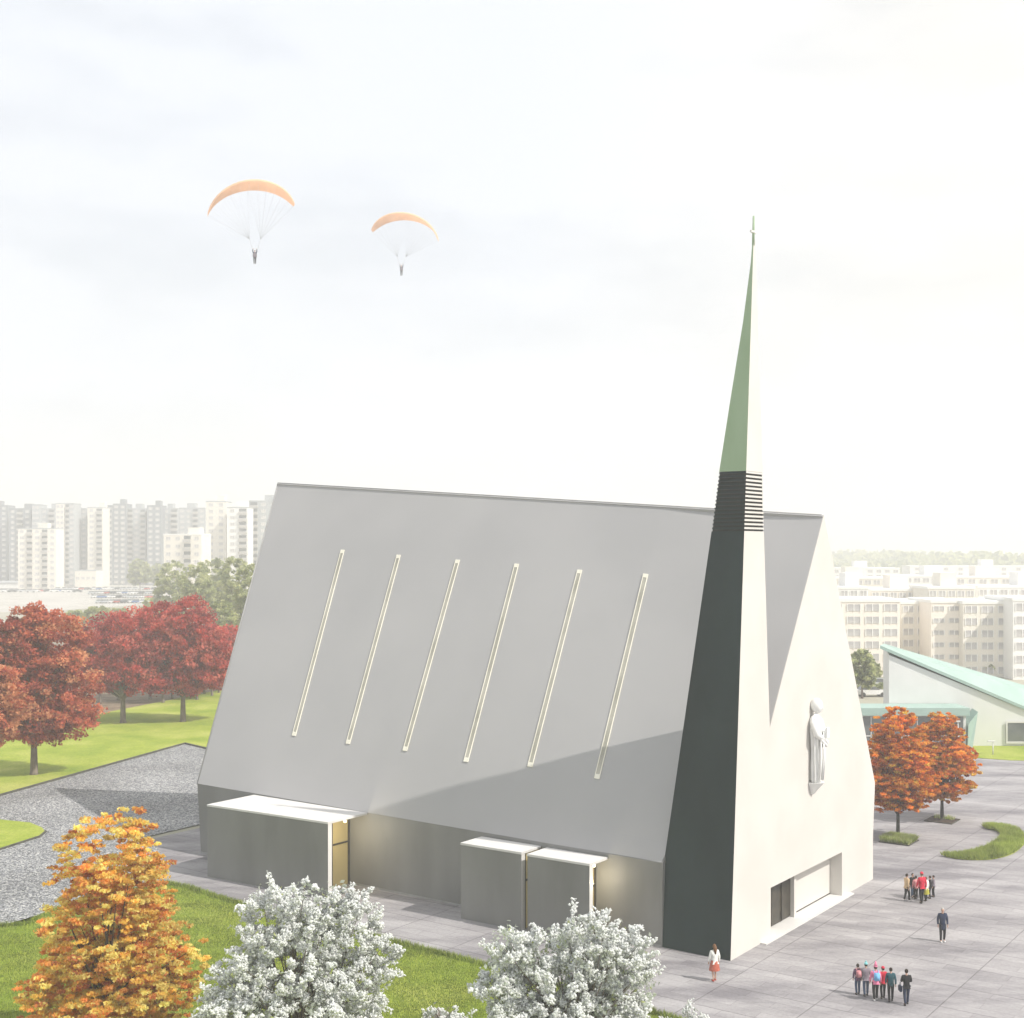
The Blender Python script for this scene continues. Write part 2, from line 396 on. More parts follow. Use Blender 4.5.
# ---- tower
def sec(z, grow=0.0):
    a, b_, c = s0(z), s1(z), r1(z)
    return [L(-grow, a - grow, z), L(-grow, b_ + grow, z), L(c + grow, b_ + grow, z), L(c + grow, a - grow, z)]
def shaft(name, zs, mats, sides=(0, 1, 2, 1)):
    bm = bmesh.new(); rings = []
    for z in zs:
        rings.append([bm.verts.new(p) for p in sec(z)])
    for i in range(len(zs) - 1):
        for k in range(4):
            bm.faces.new((rings[i][k], rings[i][(k + 1) % 4], rings[i + 1][(k + 1) % 4], rings[i + 1][k])).material_index = (0, 0, 0, 1)[k]
    bm.faces.new(rings[0]); bm.faces.new(rings[-1])
    return obj(name, bm, mats, tower)
zl0 = fac(745, 531)[1]; zl1 = fac(746.8, 471)[1]
tower = obj('tower', bmesh.new(), M_towerside, church)   # core mesh filled just below
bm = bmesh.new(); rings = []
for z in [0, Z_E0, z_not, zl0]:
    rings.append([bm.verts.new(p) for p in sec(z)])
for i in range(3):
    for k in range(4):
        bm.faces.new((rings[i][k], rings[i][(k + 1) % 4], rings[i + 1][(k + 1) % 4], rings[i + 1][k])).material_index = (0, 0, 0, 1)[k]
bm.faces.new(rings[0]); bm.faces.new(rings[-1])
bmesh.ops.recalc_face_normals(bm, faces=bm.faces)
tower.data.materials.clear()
for m in (M_plaster, M_towerside): tower.data.materials.append(m)
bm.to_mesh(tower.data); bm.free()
tower['label'] = 'dark sided corner tower shaft with white front face'
# louvre band
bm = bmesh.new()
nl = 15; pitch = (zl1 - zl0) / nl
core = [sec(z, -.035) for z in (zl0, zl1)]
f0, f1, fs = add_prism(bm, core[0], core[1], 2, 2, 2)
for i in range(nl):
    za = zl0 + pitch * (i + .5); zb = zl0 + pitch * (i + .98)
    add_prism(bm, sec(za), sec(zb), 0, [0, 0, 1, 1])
obj('louvre', bm, [M_plaster, M_towerside, M_black], tower)
shaft('spire', [zl1 + .01, pl[3][0], pl[4][0], pl[5][0], zN], [M_plaster, M_hazegreen, M_plaster])
# mast and cross
tip = L(.04, sN + .05, zN - .1)
ztop = at(755, 216, tip.y).z
bm = bmesh.new(); add_tube(bm, [tip - Vector((0, 0, .15)), Vector((tip.x + .02, tip.y, ztop))], [.07, .05], 8)
cr = obj('cross', bm, M_hazegreen, tower)
bm = bmesh.new(); zc = at(755, 232, tip.y).z
Mx = Matrix.Translation(Vector((tip.x, tip.y, zc))) @ Matrix.Rotation(math.atan2(V.y, V.x), 4, 'Z')
add_box(bm, (-.3, -.045, -.05), (.3, .045, .05), M=Mx); add_ball(bm, Vector((tip.x, tip.y, zc)), (.09, .09, .09)); obj('cross_arm', bm, M_white, cr)

# ---- skylights
def roof_hit(x, y):
    """intersect the view ray with the real roof mesh approximation"""
    d = Vector(((x - CX) / F, 1.0, -(y - CY) / F)); lo, hi = 55.0, 110.0
    def g(t):
        p = Vector((0, 0, H)) + d * t; r, s, z = toL(p); q = roof_pt(r, s)
        return p.z - q.z
    for _ in range(60):
        m_ = .5 * (lo + hi)
        if g(m_) > 0: lo = m_
        else: hi = m_
    return Vector((0, 0, H)) + d * lo
def rp(r, s):
    p = roof_pt(r, s); zf = z_rg - slope * (s_rg - s); w = max(0, 1 - r / 10); p.z = p.z * (1 - w) + max(zf, Z_E0) * w; return p
slots = [((343, 550), (294, 736)), ((399, 555), (348, 744)), ((458, 560), (405, 751)), ((517, 564), (466, 762)), ((580, 570), (530, 767)), ((646, 574), (597, 778))]
for a, b_ in slots:
    ra, sa, _ = toL(roof_hit(*a)); rb, sb, _ = toL(roof_hit(*b_))
    rm = .5 * (ra + rb); hw = .165; t = .045
    def bar(bm, r0, r1_, s0_, s1_, h0, h1):
        nrm = (rp(rm + 1, 5) - rp(rm, 5)).cross(rp(rm, 6) - rp(rm, 5)).normalized()
        if nrm.z < 0: nrm = -nrm
        n = 10 if s1_ - s0_ > 1 else 1
        for k in range(n):
            sA = s0_ + (s1_ - s0_) * k / n; sB = s0_ + (s1_ - s0_) * (k + 1) / n
            def rr(base, s): return base + (ra - rb) * ((s - sb) / (sa - sb) - .5)
            q = [rp(rr(r0, sA), sA), rp(rr(r1_, sA), sA), rp(rr(r1_, sB), sB), rp(rr(r0, sB), sB)]
            add_prism(bm, [p + nrm * h0 for p in q], [p + nrm * h1 for p in q])
    bm = bmesh.new()
    bar(bm, rm - hw, rm - hw + t, sb, sa, .005, .055); bar(bm, rm + hw - t, rm + hw, sb, sa, .005, .055)
    bar(bm, rm - hw + t, rm + hw - t, sb, sb + .14, .005, .052); bar(bm, rm - hw + t, rm + hw - t, sa - .14, sa, .005, .052)
    fr = obj('skylight', bm, M_skyframe, church)
    bm = bmesh.new(); bar(bm, rm - hw + t, rm + hw - t, sb + .14, sa - .14, .01, .035); obj('pane', bm, M_skypane, fr)

# ---- entrance blocks on the west side
def r_at(x, s, y=880):
    return toL(on_plane(x, y, L(0, s), V))[0]
def block(name, sL, sR, xL, xR, zt, cap_white=True, open_right=True, door_d=1.0, label=None):
    """metal faced front leaf, white roof slab, glazed recess on the near end; sL/sR are the front offsets at far/near end"""
    rL = r_at(xL, sL); rR = r_at(xR, sR); th = .32
    root = empty(name); root.parent = church
    if label: root['label'] = label
    bm = bmesh.new()      # front leaf; outside face metal, end cap white
    a = [L(rL, sL), L(rR, sR), L(rR, sR + th), L(rL, sL + th)]
    add_prism(bm, a, [p + Vector((0, 0, zt - .12)) for p in a], 1, [0, 1, 1, 0])
    obj('front_panel', bm, [M_wall, M_white], root)
    bm = bmesh.new()      # roof slab
    a = [L(rL + .02, sL - .03), L(rR - .02, sR - .03), L(rR - .02, -.06), L(rL + .02, -.06)]
    add_prism(bm, [p + Vector((0, 0, zt - .115)) for p in a], [p + Vector((0, 0, zt)) for p in a])
    obj('roof_slab', bm, M_white, root)
    bm = bmesh.new()
    a = [L(rL, sL + th + .002), L(rL - th, sL + th + .002), L(rL - th, -.02), L(rL, -.02)]
    add_prism(bm, a, [p + Vector((0, 0, zt - .12)) for p in a]); obj('end_panel', bm, M_wall, root)
    # glazed screen set back inside
    rg = rR + door_d
    bm = bmesh.new()
    a = [L(rg, sR + th + .004), L(rg, -.02), L(rg + .06, -.02), L(rg + .06, sR + th + .004)]
    add_prism(bm, a, [p + Vector((0, 0, zt - .13)) for p in a]); gl = obj('lit_glazing', bm, M_glow, root)
    bm = bmesh.new()
    n = 3 if abs(sR) > 2.5 else 2
    w = abs(sR) - th - .02
    for k in range(n):
        sk = -.06 - (w - .1) * k / (n - 1)
        a = [L(rg - .08, sk - .05), L(rg - .08, sk + .05), L(rg - .004, sk + .05), L(rg - .004, sk - .05)]
        add_prism(bm, a, [p + Vector((0, 0, zt - .14)) for p in a])
    for zz in (2.5,):
        a = [L(rg - .07, -.12, zz), L(rg - .07, sR + th + .1, zz), L(rg - .006, sR + th + .1, zz), L(rg - .006, -.12, zz)]
        add_prism(bm, a, [p + Vector((0, 0, .1)) for p in a])
    obj('glazing_frame', bm, M_door, gl)
    return root
block('entrance_block', -3.9, -3.35, 207.5, 328, 4.42, door_d=1.5, label='long grey entrance block with white roof slab and lit doorway')
block('entrance_block', -1.95, -1.85, 461, 521.5, 4.12, door_d=.1, label='farther of the two small grey blocks')
block('entrance_block', -1.9, -1.8, 527.5, 589.5, 4.1, door_d=.8, label='nearer of the two small grey blocks')
M_lamp = emit_mat('lamp_warm', (1, .85, .55), 4)
def lamp(r, s, z, e):
    bm = bmesh.new(); add_tube(bm, [L(r, s, z), L(r, s, z - .1)], [.09, .07], 8); obj('entrance_lamp', bm, M_lamp, church)
    d = bpy.data.lights.new('lamp', 'POINT'); d.energy = e; d.color = (1, .88, .64); d.shadow_soft_size = .12
    o = bpy.data.objects.new('entrance_light', d); COL.objects.link(o); o.location = L(r, s, z - .9); o.parent = church
lamp(r_at(345, -2.0), -2.0, 4.28, 150)
lamp(r_at(594, -1.35), -1.35, 3.95, 100)
lamp(r_at(524.5, -1.2), -1.2, 3.95, 15)
# joint strip at the foot of the long wall
bm = bmesh.new(); a = [L(rE, -.03), L(LEN, -.03), L(LEN, -.002), L(rE, -.002)]
add_prism(bm, a, [p + Vector((0, 0, .09)) for p in a]); obj('plinth', bm, M_roofedge, church)

# ------------------------------------------------------------------ statue on the front wall
ss, zs_t = fac(817, 697); _, zs_b = fac(814, 793)
ss -= .75
stt = empty('statue', L(0, ss, zs_b), math.atan2(-V.y, -V.x), 'white stone relief of a robed standing figure on the sunlit front wall', 'statue')
HS = zs_t - zs_b
# local frame: x along wall (towards the tower), y... outward = -U ; z up
def stat_M():
    ax = V * .82; ay = -U * .82
    M = Matrix(((ax.x, ay.x, 0, 0), (ax.y, ay.y, 0, 0), (0, 0, 1, 0), (0, 0, 0, 1))); return M
stt.rotation_euler = (0, 0, 0)
SM = stat_M()
bm = bmesh.new()
nseg, nr = 48, 40
prof = [(.13, .42), (.17, .50), (.3, .50), (.45, .46), (.58, .50), (.68, .56), (.76, .58), (.81, .48), (.835, .2), (.85, .13)]
rings = []
for i in range(nr + 1):
    f = .13 + (.85 - .13) * i / nr
    w = float(np.interp(f, [p[0] for p in prof], [p[1] for p in prof]))
    sway = .06 * math.sin(f * 5)
    ring = []
    for k in range(nseg):
        t = 2 * math.pi * k / nseg
        fold = 1 + .19 * math.sin(t * 9 + f * 3 + 1.2 * math.sin(f * 9)) * (1 if f < .7 else .4)
        ring.append(bm.verts.new(SM @ Vector((w * HS / 5.2 * math.cos(t) * fold + sway, .32 + w * .62 * math.sin(t) * fold, f * HS))))
    rings.append(ring)
for i in range(nr):
    for k in range(nseg):
        bm.faces.new((rings[i][k], rings[i][(k + 1) % nseg], rings[i + 1][(k + 1) % nseg], rings[i + 1][k])).smooth = True
bm.faces.new(rings[0]); bm.faces.new(rings[-1])
add_ball(bm, SM @ Vector((.05, .42, HS * .915)), (.27, .27, .36), 16, 12)
add_ball(bm, SM @ Vector((.05, .72, HS * .905)), (.06, .06, .09), 8, 6)
add_ball(bm, SM @ Vector((.05, .33, HS * .93)), (.34, .3, .4), 16, 12)
for side, hz, hx in ((1, .66, .05), (-1, .55, .2)):
    P0 = Vector((side * .5, .35, HS * .77)); P1 = Vector((side * .62, .62, HS * .64)); P2 = Vector((hx, .98, HS * hz))
    add_tube(bm, [SM @ P0, SM @ P1, SM @ P2], [.2, .19, .1], 10); add_ball(bm, SM @ P2, (.12, .12, .14))
body = obj('robed_figure', bm, M_stone, stt, True)
bm = bmesh.new()
for dx, y0, y1, rr in ((-.32, .78, .66, .05), (-.16, .9, .78, .055), (.0, .92, .8, .045), (.34, .7, .6, .06)):
    add_tube(bm, [SM @ Vector((dx, y1, HS * .16)), SM @ Vector((dx * 1.05, y0 + .02, HS * .4)), SM @ Vector((dx * .9 + .05, y1 + .1, HS * .66))], [rr, rr * 1.1, rr * .7], 6)
add_tube(bm, [SM @ Vector((.5, .45, HS * .5)), SM @ Vector((.1, .95, HS * .52)), SM @ Vector((-.35, .8, HS * .6))], [.1, .12, .08], 8)
obj('drapery', bm, M_stone, stt, True)
bm = bmesh.new()
add_box(bm, (-.2, .7, 0), (.2, .84, .55), M=SM @ Matrix.Translation((.14, .28, HS * .6)))
obj('held_book', bm, M_stone, stt)
bm = bmesh.new()   # half cone console
top = [SM @ Vector((.62 * math.cos(t), .02 + .85 * math.sin(t), HS * .13)) for t in [math.pi * k / 12 for k in range(13)]]
bot = [SM @ Vector((.12 * math.cos(t), .02 + .15 * math.sin(t), 0)) for t in [math.pi * k / 12 for k in range(13)]]
add_prism(bm, bot, top); obj('console', bm, M_stone, stt)

# ------------------------------------------------------------------ foliage
def quads_obj(name, Cn, size, mats, midx, parent, aspect=1.7, nrm=None, tris=False, flat=.0):
    n = len(Cn)
    a = rng.normal(size=(n, 3))
    if flat: a[:, 2] *= (1 - flat)
    a /= np.linalg.norm(a, axis=1)[:, None]
    b = rng.normal(size=(n, 3)); b -= (b * a).sum(1)[:, None] * a; b /= np.linalg.norm(b, axis=1)[:, None]
    sz = (size * rng.uniform(.6, 1.35, n))[:, None]
    c = np.cross(a, b)
    v = np.empty((n, 4, 3), np.float32)
    v[:, 0] = Cn - a * sz * .5 * aspect; v[:, 1] = Cn + b * sz * .5 + c * sz * .12; v[:, 2] = Cn + a * sz * .5 * aspect; v[:, 3] = Cn - b * sz * .5 + c * sz * .12
    me = bpy.data.meshes.new(name)
    me.vertices.add(n * 4); me.vertices.foreach_set('co', v.reshape(-1))
    me.loops.add(n * 4); me.loops.foreach_set('vertex_index', np.arange(n * 4, dtype=np.int32))
    me.polygons.add(n); me.polygons.foreach_set('loop_start', np.arange(0, n * 4, 4, dtype=np.int32)); me.polygons.foreach_set('loop_total', np.full(n, 4, np.int32))
    for m in mats: me.materials.append(m)
    me.polygons.foreach_set('material_index', midx.astype(np.int32))
    me.update(); me.validate()
    return link(name, me, parent)
def clump_points(lobes, n_cl, per, cr, shell=.55, flat=.6):
    """lobes: list of (cx,cy,cz,rx,ry,rz). returns leaf centres, clump ids, clump centres"""
    vol = np.array([l[3] * l[4] * l[5] for l in lobes]) ** .67; vol /= vol.sum()
    which = rng.choice(len(lobes), n_cl, p=vol); lb = np.array(lobes)[which]
    d = rng.normal(size=(n_cl, 3)); d /= np.linalg.norm(d, axis=1)[:, None]
    rad = rng.uniform(shell ** 3, 1, n_cl) ** (1 / 3)
    cc = lb[:, :3] + d * rad[:, None] * lb[:, 3:6]
    idx = np.repeat(np.arange(n_cl), per)
    off = rng.normal(size=(n_cl * per, 3)); off /= np.linalg.norm(off, axis=1)[:, None]
    off *= (rng.uniform(.1, 1, n_cl * per) ** .6)[:, None] * cr * rng.uniform(.55, 1.3, n_cl)[idx][:, None]
    off[:, 2] *= flat
    return cc[idx] + off, idx, cc
def limbs(bm, base_h, cc, n, r0, spread=.5, top=None):
    """trunk to base_h then limbs reaching into clump centres"""
    k = rng.choice(len(cc), min(n, len(cc)), replace=False)
    for i in k:
        t = Vector(cc[i]); st = Vector((0, 0, base_h * random.uniform(.85, 1.0)))
        if t.z < st.z: st = Vector((0, 0, max(.5, t.z * .7)))
        mid = st.lerp(t, .5) + Vector((random.uniform(-.3, .3), random.uniform(-.3, .3), random.uniform(.1, .5)))
        add_tube(bm, [st, mid, t], [r0 * .42, r0 * .2, r0 * .05], 5, cap=False)
def tree(name, loc, lobes, n_cl, per, cr, leaf, mats, wts, trunk_r, fork, label, group=None, shell=.55, flat=.6, n_limb=24, lean=0.0, bark=None, cat='tree', aspect=1.7, top_h=None):
    root = empty(name, loc, 0, label, cat, group)
    pts, idx, cc = clump_points(lobes, n_cl, per, cr, shell, flat)
    cm = rng.choice(len(mats), n_cl, p=wts)
    mi = cm[idx]; sw = rng.random(len(mi)) < .22; mi = np.where(sw, rng.choice(len(mats), len(mi), p=wts), mi)
    quads_obj('crown', pts, leaf, mats, mi, root, aspect)
    bm = bmesh.new(); hz = top_h or (max(l[2] for l in lobes))
    hz *= .82
    add_tube(bm, [(0, 0, -.1), (0, 0, .25), (lean * .5, 0, fork * .6), (lean, 0, fork), (lean * 1.2, .05, hz)], [trunk_r * 1.5, trunk_r * 1.05, trunk_r * .9, trunk_r * .75, trunk_r * .15], 10)
    limbs(bm, fork, cc, n_limb, trunk_r)
    obj('trunk', bm, bark or M_bark, root)
    return root

Lred = [leaf_mat('leaf_crimson', (.58, .09, .07), .5), leaf_mat('leaf_dark_red', (.36, .05, .05), .45), leaf_mat('leaf_rose', (.70, .20, .15), .5)]
Lrust = [leaf_mat('leaf_rust', (.58, .16, .08), .5), leaf_mat('leaf_brown_red', (.38, .08, .05), .45), leaf_mat('leaf_tan_orange', (.72, .34, .17), .5)]
LorF = [leaf_mat('leaf_copper', (.80, .38, .10), .55), leaf_mat('leaf_russet', (.56, .20, .07), .55), leaf_mat('leaf_gold_orange', (.88, .56, .12), .55), leaf_mat('leaf_gold', (.92, .74, .24), .55)]
Lor = [leaf_mat('leaf_orange', (.78, .26, .025), .5), leaf_mat('leaf_burnt', (.45, .10, .02), .4), leaf_mat('leaf_amber', (.85, .42, .05), .5), leaf_mat('leaf_yellow', (.78, .55, .08))]
Lgr = [leaf_mat('leaf_green', (.40, .44, .20), .5), leaf_mat('leaf_dark_green', (.24, .28, .14), .5), leaf_mat('leaf_lime', (.54, .56, .28), .5)]
Lbl = [leaf_mat('blossom_white', (.95, .96, .95), .5, .02), leaf_mat('blossom_leaf', (.46, .50, .42), .5), leaf_mat('blossom_cream', (.88, .90, .88), .5, .04)]
M_barkd = noise_mat('bark_dark', (.02, .018, .014), (.05, .045, .035), scale=6, rough=.95, bump=.5, stretch=(1, 1, .3))
M_bargrey = noise_mat('bark_grey_brown', (.13, .10, .085), (.22, .18, .15), scale=5, rough=.95, bump=.4, stretch=(1, 1, .3))

def pad_lobes(h0, h1, rb, n, prof, full=6, flat=.06):
    out = []
    for i in range(n):
        f = (i + random.random()) / n; z = h0 + (h1 - h0) * f
        rr = rb * float(np.interp(f, [p[0] for p in prof], [p[1] for p in prof]))
        m_ = max(1, int(full * rr / rb + .5))
        for k in range(m_):
            a = 2 * math.pi * (k + random.random()) / m_; pr = max(.35, rr * random.uniform(.38, .55)); o = max(0, rr * random.uniform(.92, 1.1) - pr)
            out.append((o * math.cos(a), o * math.sin(a), z - .18 * o * random.random(), pr, pr, (h1 - h0) * flat * random.uniform(.6, 1.2)))
    return out
def cone_lobes(h0, h1, rb, n, jitter=.25, flat=.17, power=.8, full=3):
    out = []
    for i in range(n):
        f = (i + random.random() * .4) / n
        z = h0 + (h1 - h0) * f; rr = rb * (1 - f) ** power
        if f < .12: rr *= .8
        for k in range(max(1, int(full * (1 - f) + 1))):
            a = random.uniform(0, 2 * math.pi); o = rr * random.uniform(.3, .5)
            out.append((o * math.cos(a), o * math.sin(a), z + random.uniform(-.2, .2), rr * .62, rr * .62, (h1 - h0) * flat * random.uniform(.6, 1)))
    return out
# big foreground orange tree, lower left
b0 = G(112, 1062)
tree('autumn_tree', b0, pad_lobes(1.4, 9.65, 3.6, 17, [(0, .9), (.15, 1), (.4, .93), (.6, .75), (.8, .64), (.93, .48), (1, .26)], 9, .075), 2300, 50, .25, .088, LorF, [.22, .10, .32, .36], .22, 1.5,
     'large orange and golden layered tree at the lower left corner', shell=.35, flat=.32, n_limb=60, cat='tree')
# red trees of the upper lawn
def red(px, base_y, lobes_px, label, mats=Lred, w=(.45, .3, .25), n=420, per=80, leaf=.21, tr=.32, fork=3.0, cr=1.0, nl=34):
    b = G(px, base_y); Y = b.y; lobes = []
    for (x, y, rx, ry) in lobes_px:
        lobes.append(((x - px) / F * Y, random.uniform(-.8, .8), H - (y - CY) / F * Y, rx / F * Y, rx / F * Y * .9, ry / F * Y))
    return tree('red_tree', b, lobes, n, per, cr, leaf, mats, list(w), tr, fork, label, shell=.45, n_limb=nl, bark=M_bargrey)
red(34, 775, [(45, 650, 40, 42), (20, 680, 36, 50), (64, 700, 34, 42), (40, 720, 40, 26), (8, 650, 28, 30), (30, 625, 24, 20)], 'tall rust red tree at the left edge in front of the crimson trees', Lrust, (.5, .3, .2), 760, 80, .19, fork=3.2, cr=.8)
red(-38, 800, [(-20, 690, 34, 30), (-38, 720, 48, 34), (0, 700, 28, 38)], 'tan orange tree cut by the left picture edge below the rust red tree', Lrust, (.25, .1, .65), 460, 80, .18, cr=.7)
red(123, 723, [(105, 650, 36, 34), (135, 640, 40, 34), (150, 668, 34, 28), (80, 665, 26, 26), (118, 676, 40, 18)], 'wide crimson tree, middle of the three big trees on the upper lawn', n=560)
red(183, 722, [(182, 636, 34, 42), (205, 655, 28, 32), (160, 648, 26, 28), (190, 676, 38, 18), (216, 668, 22, 20)], 'crimson tree on the upper lawn nearest the church', n=560)
# thin row of red trees behind
M_reds = []
for i, (px, by) in enumerate([(100, 703), (118, 700), (150, 699), (163, 703), (172, 698), (190, 696), (197, 700), (204, 694), (212, 696), (219, 693), (226, 691), (234, 690)]):
    b = G(px, by); h = random.uniform(8.5, 10.5)
    ordn = ['first', 'second', 'third', 'fourth', 'fifth', 'sixth', 'seventh', 'eighth', 'ninth', 'tenth', 'eleventh', 'twelfth'][i]
    tree('slender_tree', b, [(0, 0, h * .68, 2.6, 2.6, h * .3), (.8, 0, h * .5, 2, 2, h * .14)], 130, 34, 1.0, .36, Lred, [.4, .45, .15], .17, 3.2,
         f'slender dark red tree behind the upper lawn, {ordn} trunk from the left in the row', 'row of thin trees behind the upper lawn', n_limb=10, bark=M_bargrey)
# hazy green trees farther back
gre = [(172, 622, 26, 64, 'lime'), (196, 640, 30, 80, ''), (214, 628, 28, 74, ''), (236, 645, 30, 92, ''), (250, 660, 28, 100, ''), (268, 650, 26, 92, ''), (222, 668, 24, 70, ''), (150, 632, 20, 34, ''), (118, 636, 20, 28, ''), (98, 636, 22, 30, ''), (76, 634, 18, 24, ''),
       (140, 592, 16, 34, ''), (158, 588, 12, 26, ''), (6, 583, 14, 34, ''), (34, 580, 9, 22, ''), (90, 584, 10, 18, ''), (120, 583, 12, 22, ''), (50, 584, 8, 20, '')]
ords = ['leftmost', 'second', 'third', 'fourth', 'fifth', 'sixth', 'seventh', 'eighth', 'ninth', 'tenth', 'eleventh', 'twelfth', 'thirteenth', 'fourteenth', 'fifteenth', 'sixteenth', 'seventeenth', 'eighteenth']
for rank, (px, by, hw, hh, _) in enumerate(sorted(gre)):
    b = G(px, by); sc = b.y / F
    w = hw * sc * .62; h = hh * sc
    tree('green_tree', b, [(0, 0, h * .62, w, w, h * .36), (w * .5, 0, h * .5, w * .7, w * .7, h * .25), (-w * .5, 0, h * .45, w * .7, w * .7, h * .25)], 190, 44, w * .24, .10 + b.y * .0008, Lgr, [.4, .2, .4], .2, h * .25,
         f'hazy green tree before the pale apartment blocks, {ords[rank]} from the left edge' if rank else 'hazy green tree before the apartment blocks at the far left edge', 'hazy green trees between the car park and the lawn', n_limb=10, bark=M_bargrey)
# two orange plaza trees
def plaza_tree(px, by, top, w, label):
    b = G(px, by); sc = b.y / F; h = (by - top) * sc
    return tree('autumn_tree', b, pad_lobes(h * .22, h * .985, w * sc * .47, 12, [(0, .55), (.15, .9), (.35, 1), (.6, .8), (.8, .62), (.92, .45), (1, .2)], 9, .075), 2000, 40, .22, .115, Lor, [.44, .16, .32, .08], .13, h * .2, label, 'orange trees in the plaza planting beds', shell=.3, flat=.35, n_limb=40, bark=M_barkd)
plaza_tree(898, 838, 706, 92, 'dense orange tree in grassy bed, nearer the church wall')
plaza_tree(942, 819, 711, 80, 'dense orange tree in bare soil bed, farther from the church wall')
# blossom trees
def ico_points(pts, size):
    pass
def blossom(px, by, lobes_px, label, n_cl, per, leafn=.14, tr=.14, name='blossom_tree', cat='tree'):
    b = G(px, by); Y = b.y; lobes = []
    for (x, y, rx, ry) in lobes_px:
        lobes.append(((x - px) / F * Y, random.uniform(-.4, .4), H - (y - CY) / F * Y, rx / F * Y, rx / F * Y, ry / F * Y))
    root = empty(name, b, 0, label, cat)
    pts, idx, cc = clump_points(lobes, int(n_cl * .62), int(per * 1.5), .19, .3, 1.0)
    # sprigs: short flowering shoots reaching out of the crown
    zc0 = sum(l[2] for l in lobes) / len(lobes); sp = []
    for c_ in cc[rng.random(len(cc)) < .45]:
        d_ = np.array([c_[0], c_[1], (c_[2] - zc0) * .8 + .5]); d_ = d_ / (np.linalg.norm(d_) + 1e-6) + rng.normal(size=3) * .3
        t_ = rng.random(34)[:, None]; sp.append(c_ + d_ * t_ * rng.uniform(.2, .5) + rng.normal(size=(34, 3)) * .05)
    pts = np.concatenate([pts] + sp)
    n = len(pts)
    # each flower: small irregular octahedron
    pts = pts[rng.random(n) > leafn * .2]; n = len(pts)
    sz = .034 * rng.uniform(.6, 1.9, n)
    base = np.array([(1, 0, 0), (-1, 0, 0), (0, 1, 0), (0, -1, 0), (0, 0, 1), (0, 0, -1)], float)
    tri = np.array([(0, 2, 4), (2, 1, 4), (1, 3, 4), (3, 0, 4), (2, 0, 5), (1, 2, 5), (3, 1, 5), (0, 3, 5)])
    v = pts[:, None, :] + (base[None] + rng.normal(size=(n, 6, 3)) * .35) * sz[:, None, None]
    f = (tri[None] + (np.arange(n) * 6)[:, None, None]).reshape(-1)
    me = bpy.data.meshes.new('blossom'); me.vertices.add(n * 6); me.vertices.foreach_set('co', v.astype(np.float32).reshape(-1))
    me.loops.add(len(f)); me.loops.foreach_set('vertex_index', f.astype(np.int32))
    k = len(f) // 3; me.polygons.add(k); me.polygons.foreach_set('loop_start', np.arange(0, k * 3, 3, dtype=np.int32)); me.polygons.foreach_set('loop_total', np.full(k, 3, np.int32))
    me.materials.append(Lbl[0]); me.materials.append(Lbl[2]); me.polygons.foreach_set('material_index', np.repeat(rng.random(n) < .25, 8).astype(np.int32)); me.update()
    link('blossom', me, root)
    lp, li, _ = clump_points(lobes, int(n_cl * .6), int(per * leafn), .3, .15, .9)
    quads_obj('leaves', lp, .10, [Lbl[1], Lgr[0]], (rng.random(len(lp)) < .12).astype(int), root)
    bm = bmesh.new(); zc = sum(l[2] for l in lobes) / len(lobes)
    add_tube(bm, [(0, 0, -.1), (0, 0, 1.2), (.1, 0, 2.0), (.1, .1, zc)], [tr * 1.3, tr, tr * .8, tr * .3], 8)
    limbs(bm, 2.0, cc, 150, tr); obj('trunk', bm, M_bargrey, root)
    return root
blossom(300, 1105, [(320, 915, 40, 40), (350, 930, 34, 34), (270, 925, 38, 40), (290, 960, 55, 44), (245, 990, 42, 36), (345, 985, 46, 40), (378, 960, 22, 22), (300, 1020, 85, 50), (232, 1010, 30, 40)], 'white blossom tree before the long grey entrance block', 1500, 34)
blossom(570, 1125, [(590, 938, 34, 30), (625, 955, 30, 28), (545, 955, 30, 28), (510, 955, 22, 34), (560, 990, 60, 45), (620, 990, 40, 40), (505, 1000, 30, 44), (570, 1040, 85, 50)], 'white blossom tree before the pair of small grey blocks', 1400, 34)
blossom(440, 1070, [(440, 1024, 16, 18), (452, 1030, 12, 16)], 'small white blossom shrub between the two blossom trees at the bottom edge', 70, 34, tr=.05, name='blossom_shrub', cat='shrub')
blossom(690, 1080, [(690, 1032, 22, 18), (672, 1036, 14, 14)], 'small white blossom shrub right of the blossom trees at the bottom edge', 70, 34, tr=.05, name='blossom_shrub', cat='shrub')

# ---- grass blades
def blades(name, P, hgt, mats, parent=None, wd=.02, spread=.35):
    n = len(P); a = rng.uniform(0, 2 * math.pi, n); h = hgt * rng.uniform(.5, 1.3, n)
    dx = np.stack([np.cos(a), np.sin(a), np.zeros(n)], 1); l = rng.normal(size=(n, 3)) * spread * h[:, None]; l[:, 2] = h
    v = np.empty((n, 3, 3), np.float32); v[:, 0] = P - dx * wd; v[:, 1] = P + dx * wd; v[:, 2] = P + l
    me = bpy.data.meshes.new(name); me.vertices.add(n * 3); me.vertices.foreach_set('co', v.reshape(-1)); me.loops.add(n * 3)
    me.loops.foreach_set('vertex_index', np.arange(n * 3, dtype=np.int32)); me.polygons.add(n)
    me.polygons.foreach_set('loop_start', np.arange(0, n * 3, 3, dtype=np.int32)); me.polygons.foreach_set('loop_total', np.full(n, 3, np.int32))
    for m in mats: me.materials.append(m)
    me.polygons.foreach_set('material_index', rng.integers(0, len(mats), n).astype(np.int32)); me.update()
    return link(name, me, parent)
Lgrass = [leaf_mat('blade_green', (.28, .36, .06), .4), leaf_mat('blade_bright', (.40, .46, .10), .4), leaf_mat('blade_dark', (.15, .21, .04), .4)]
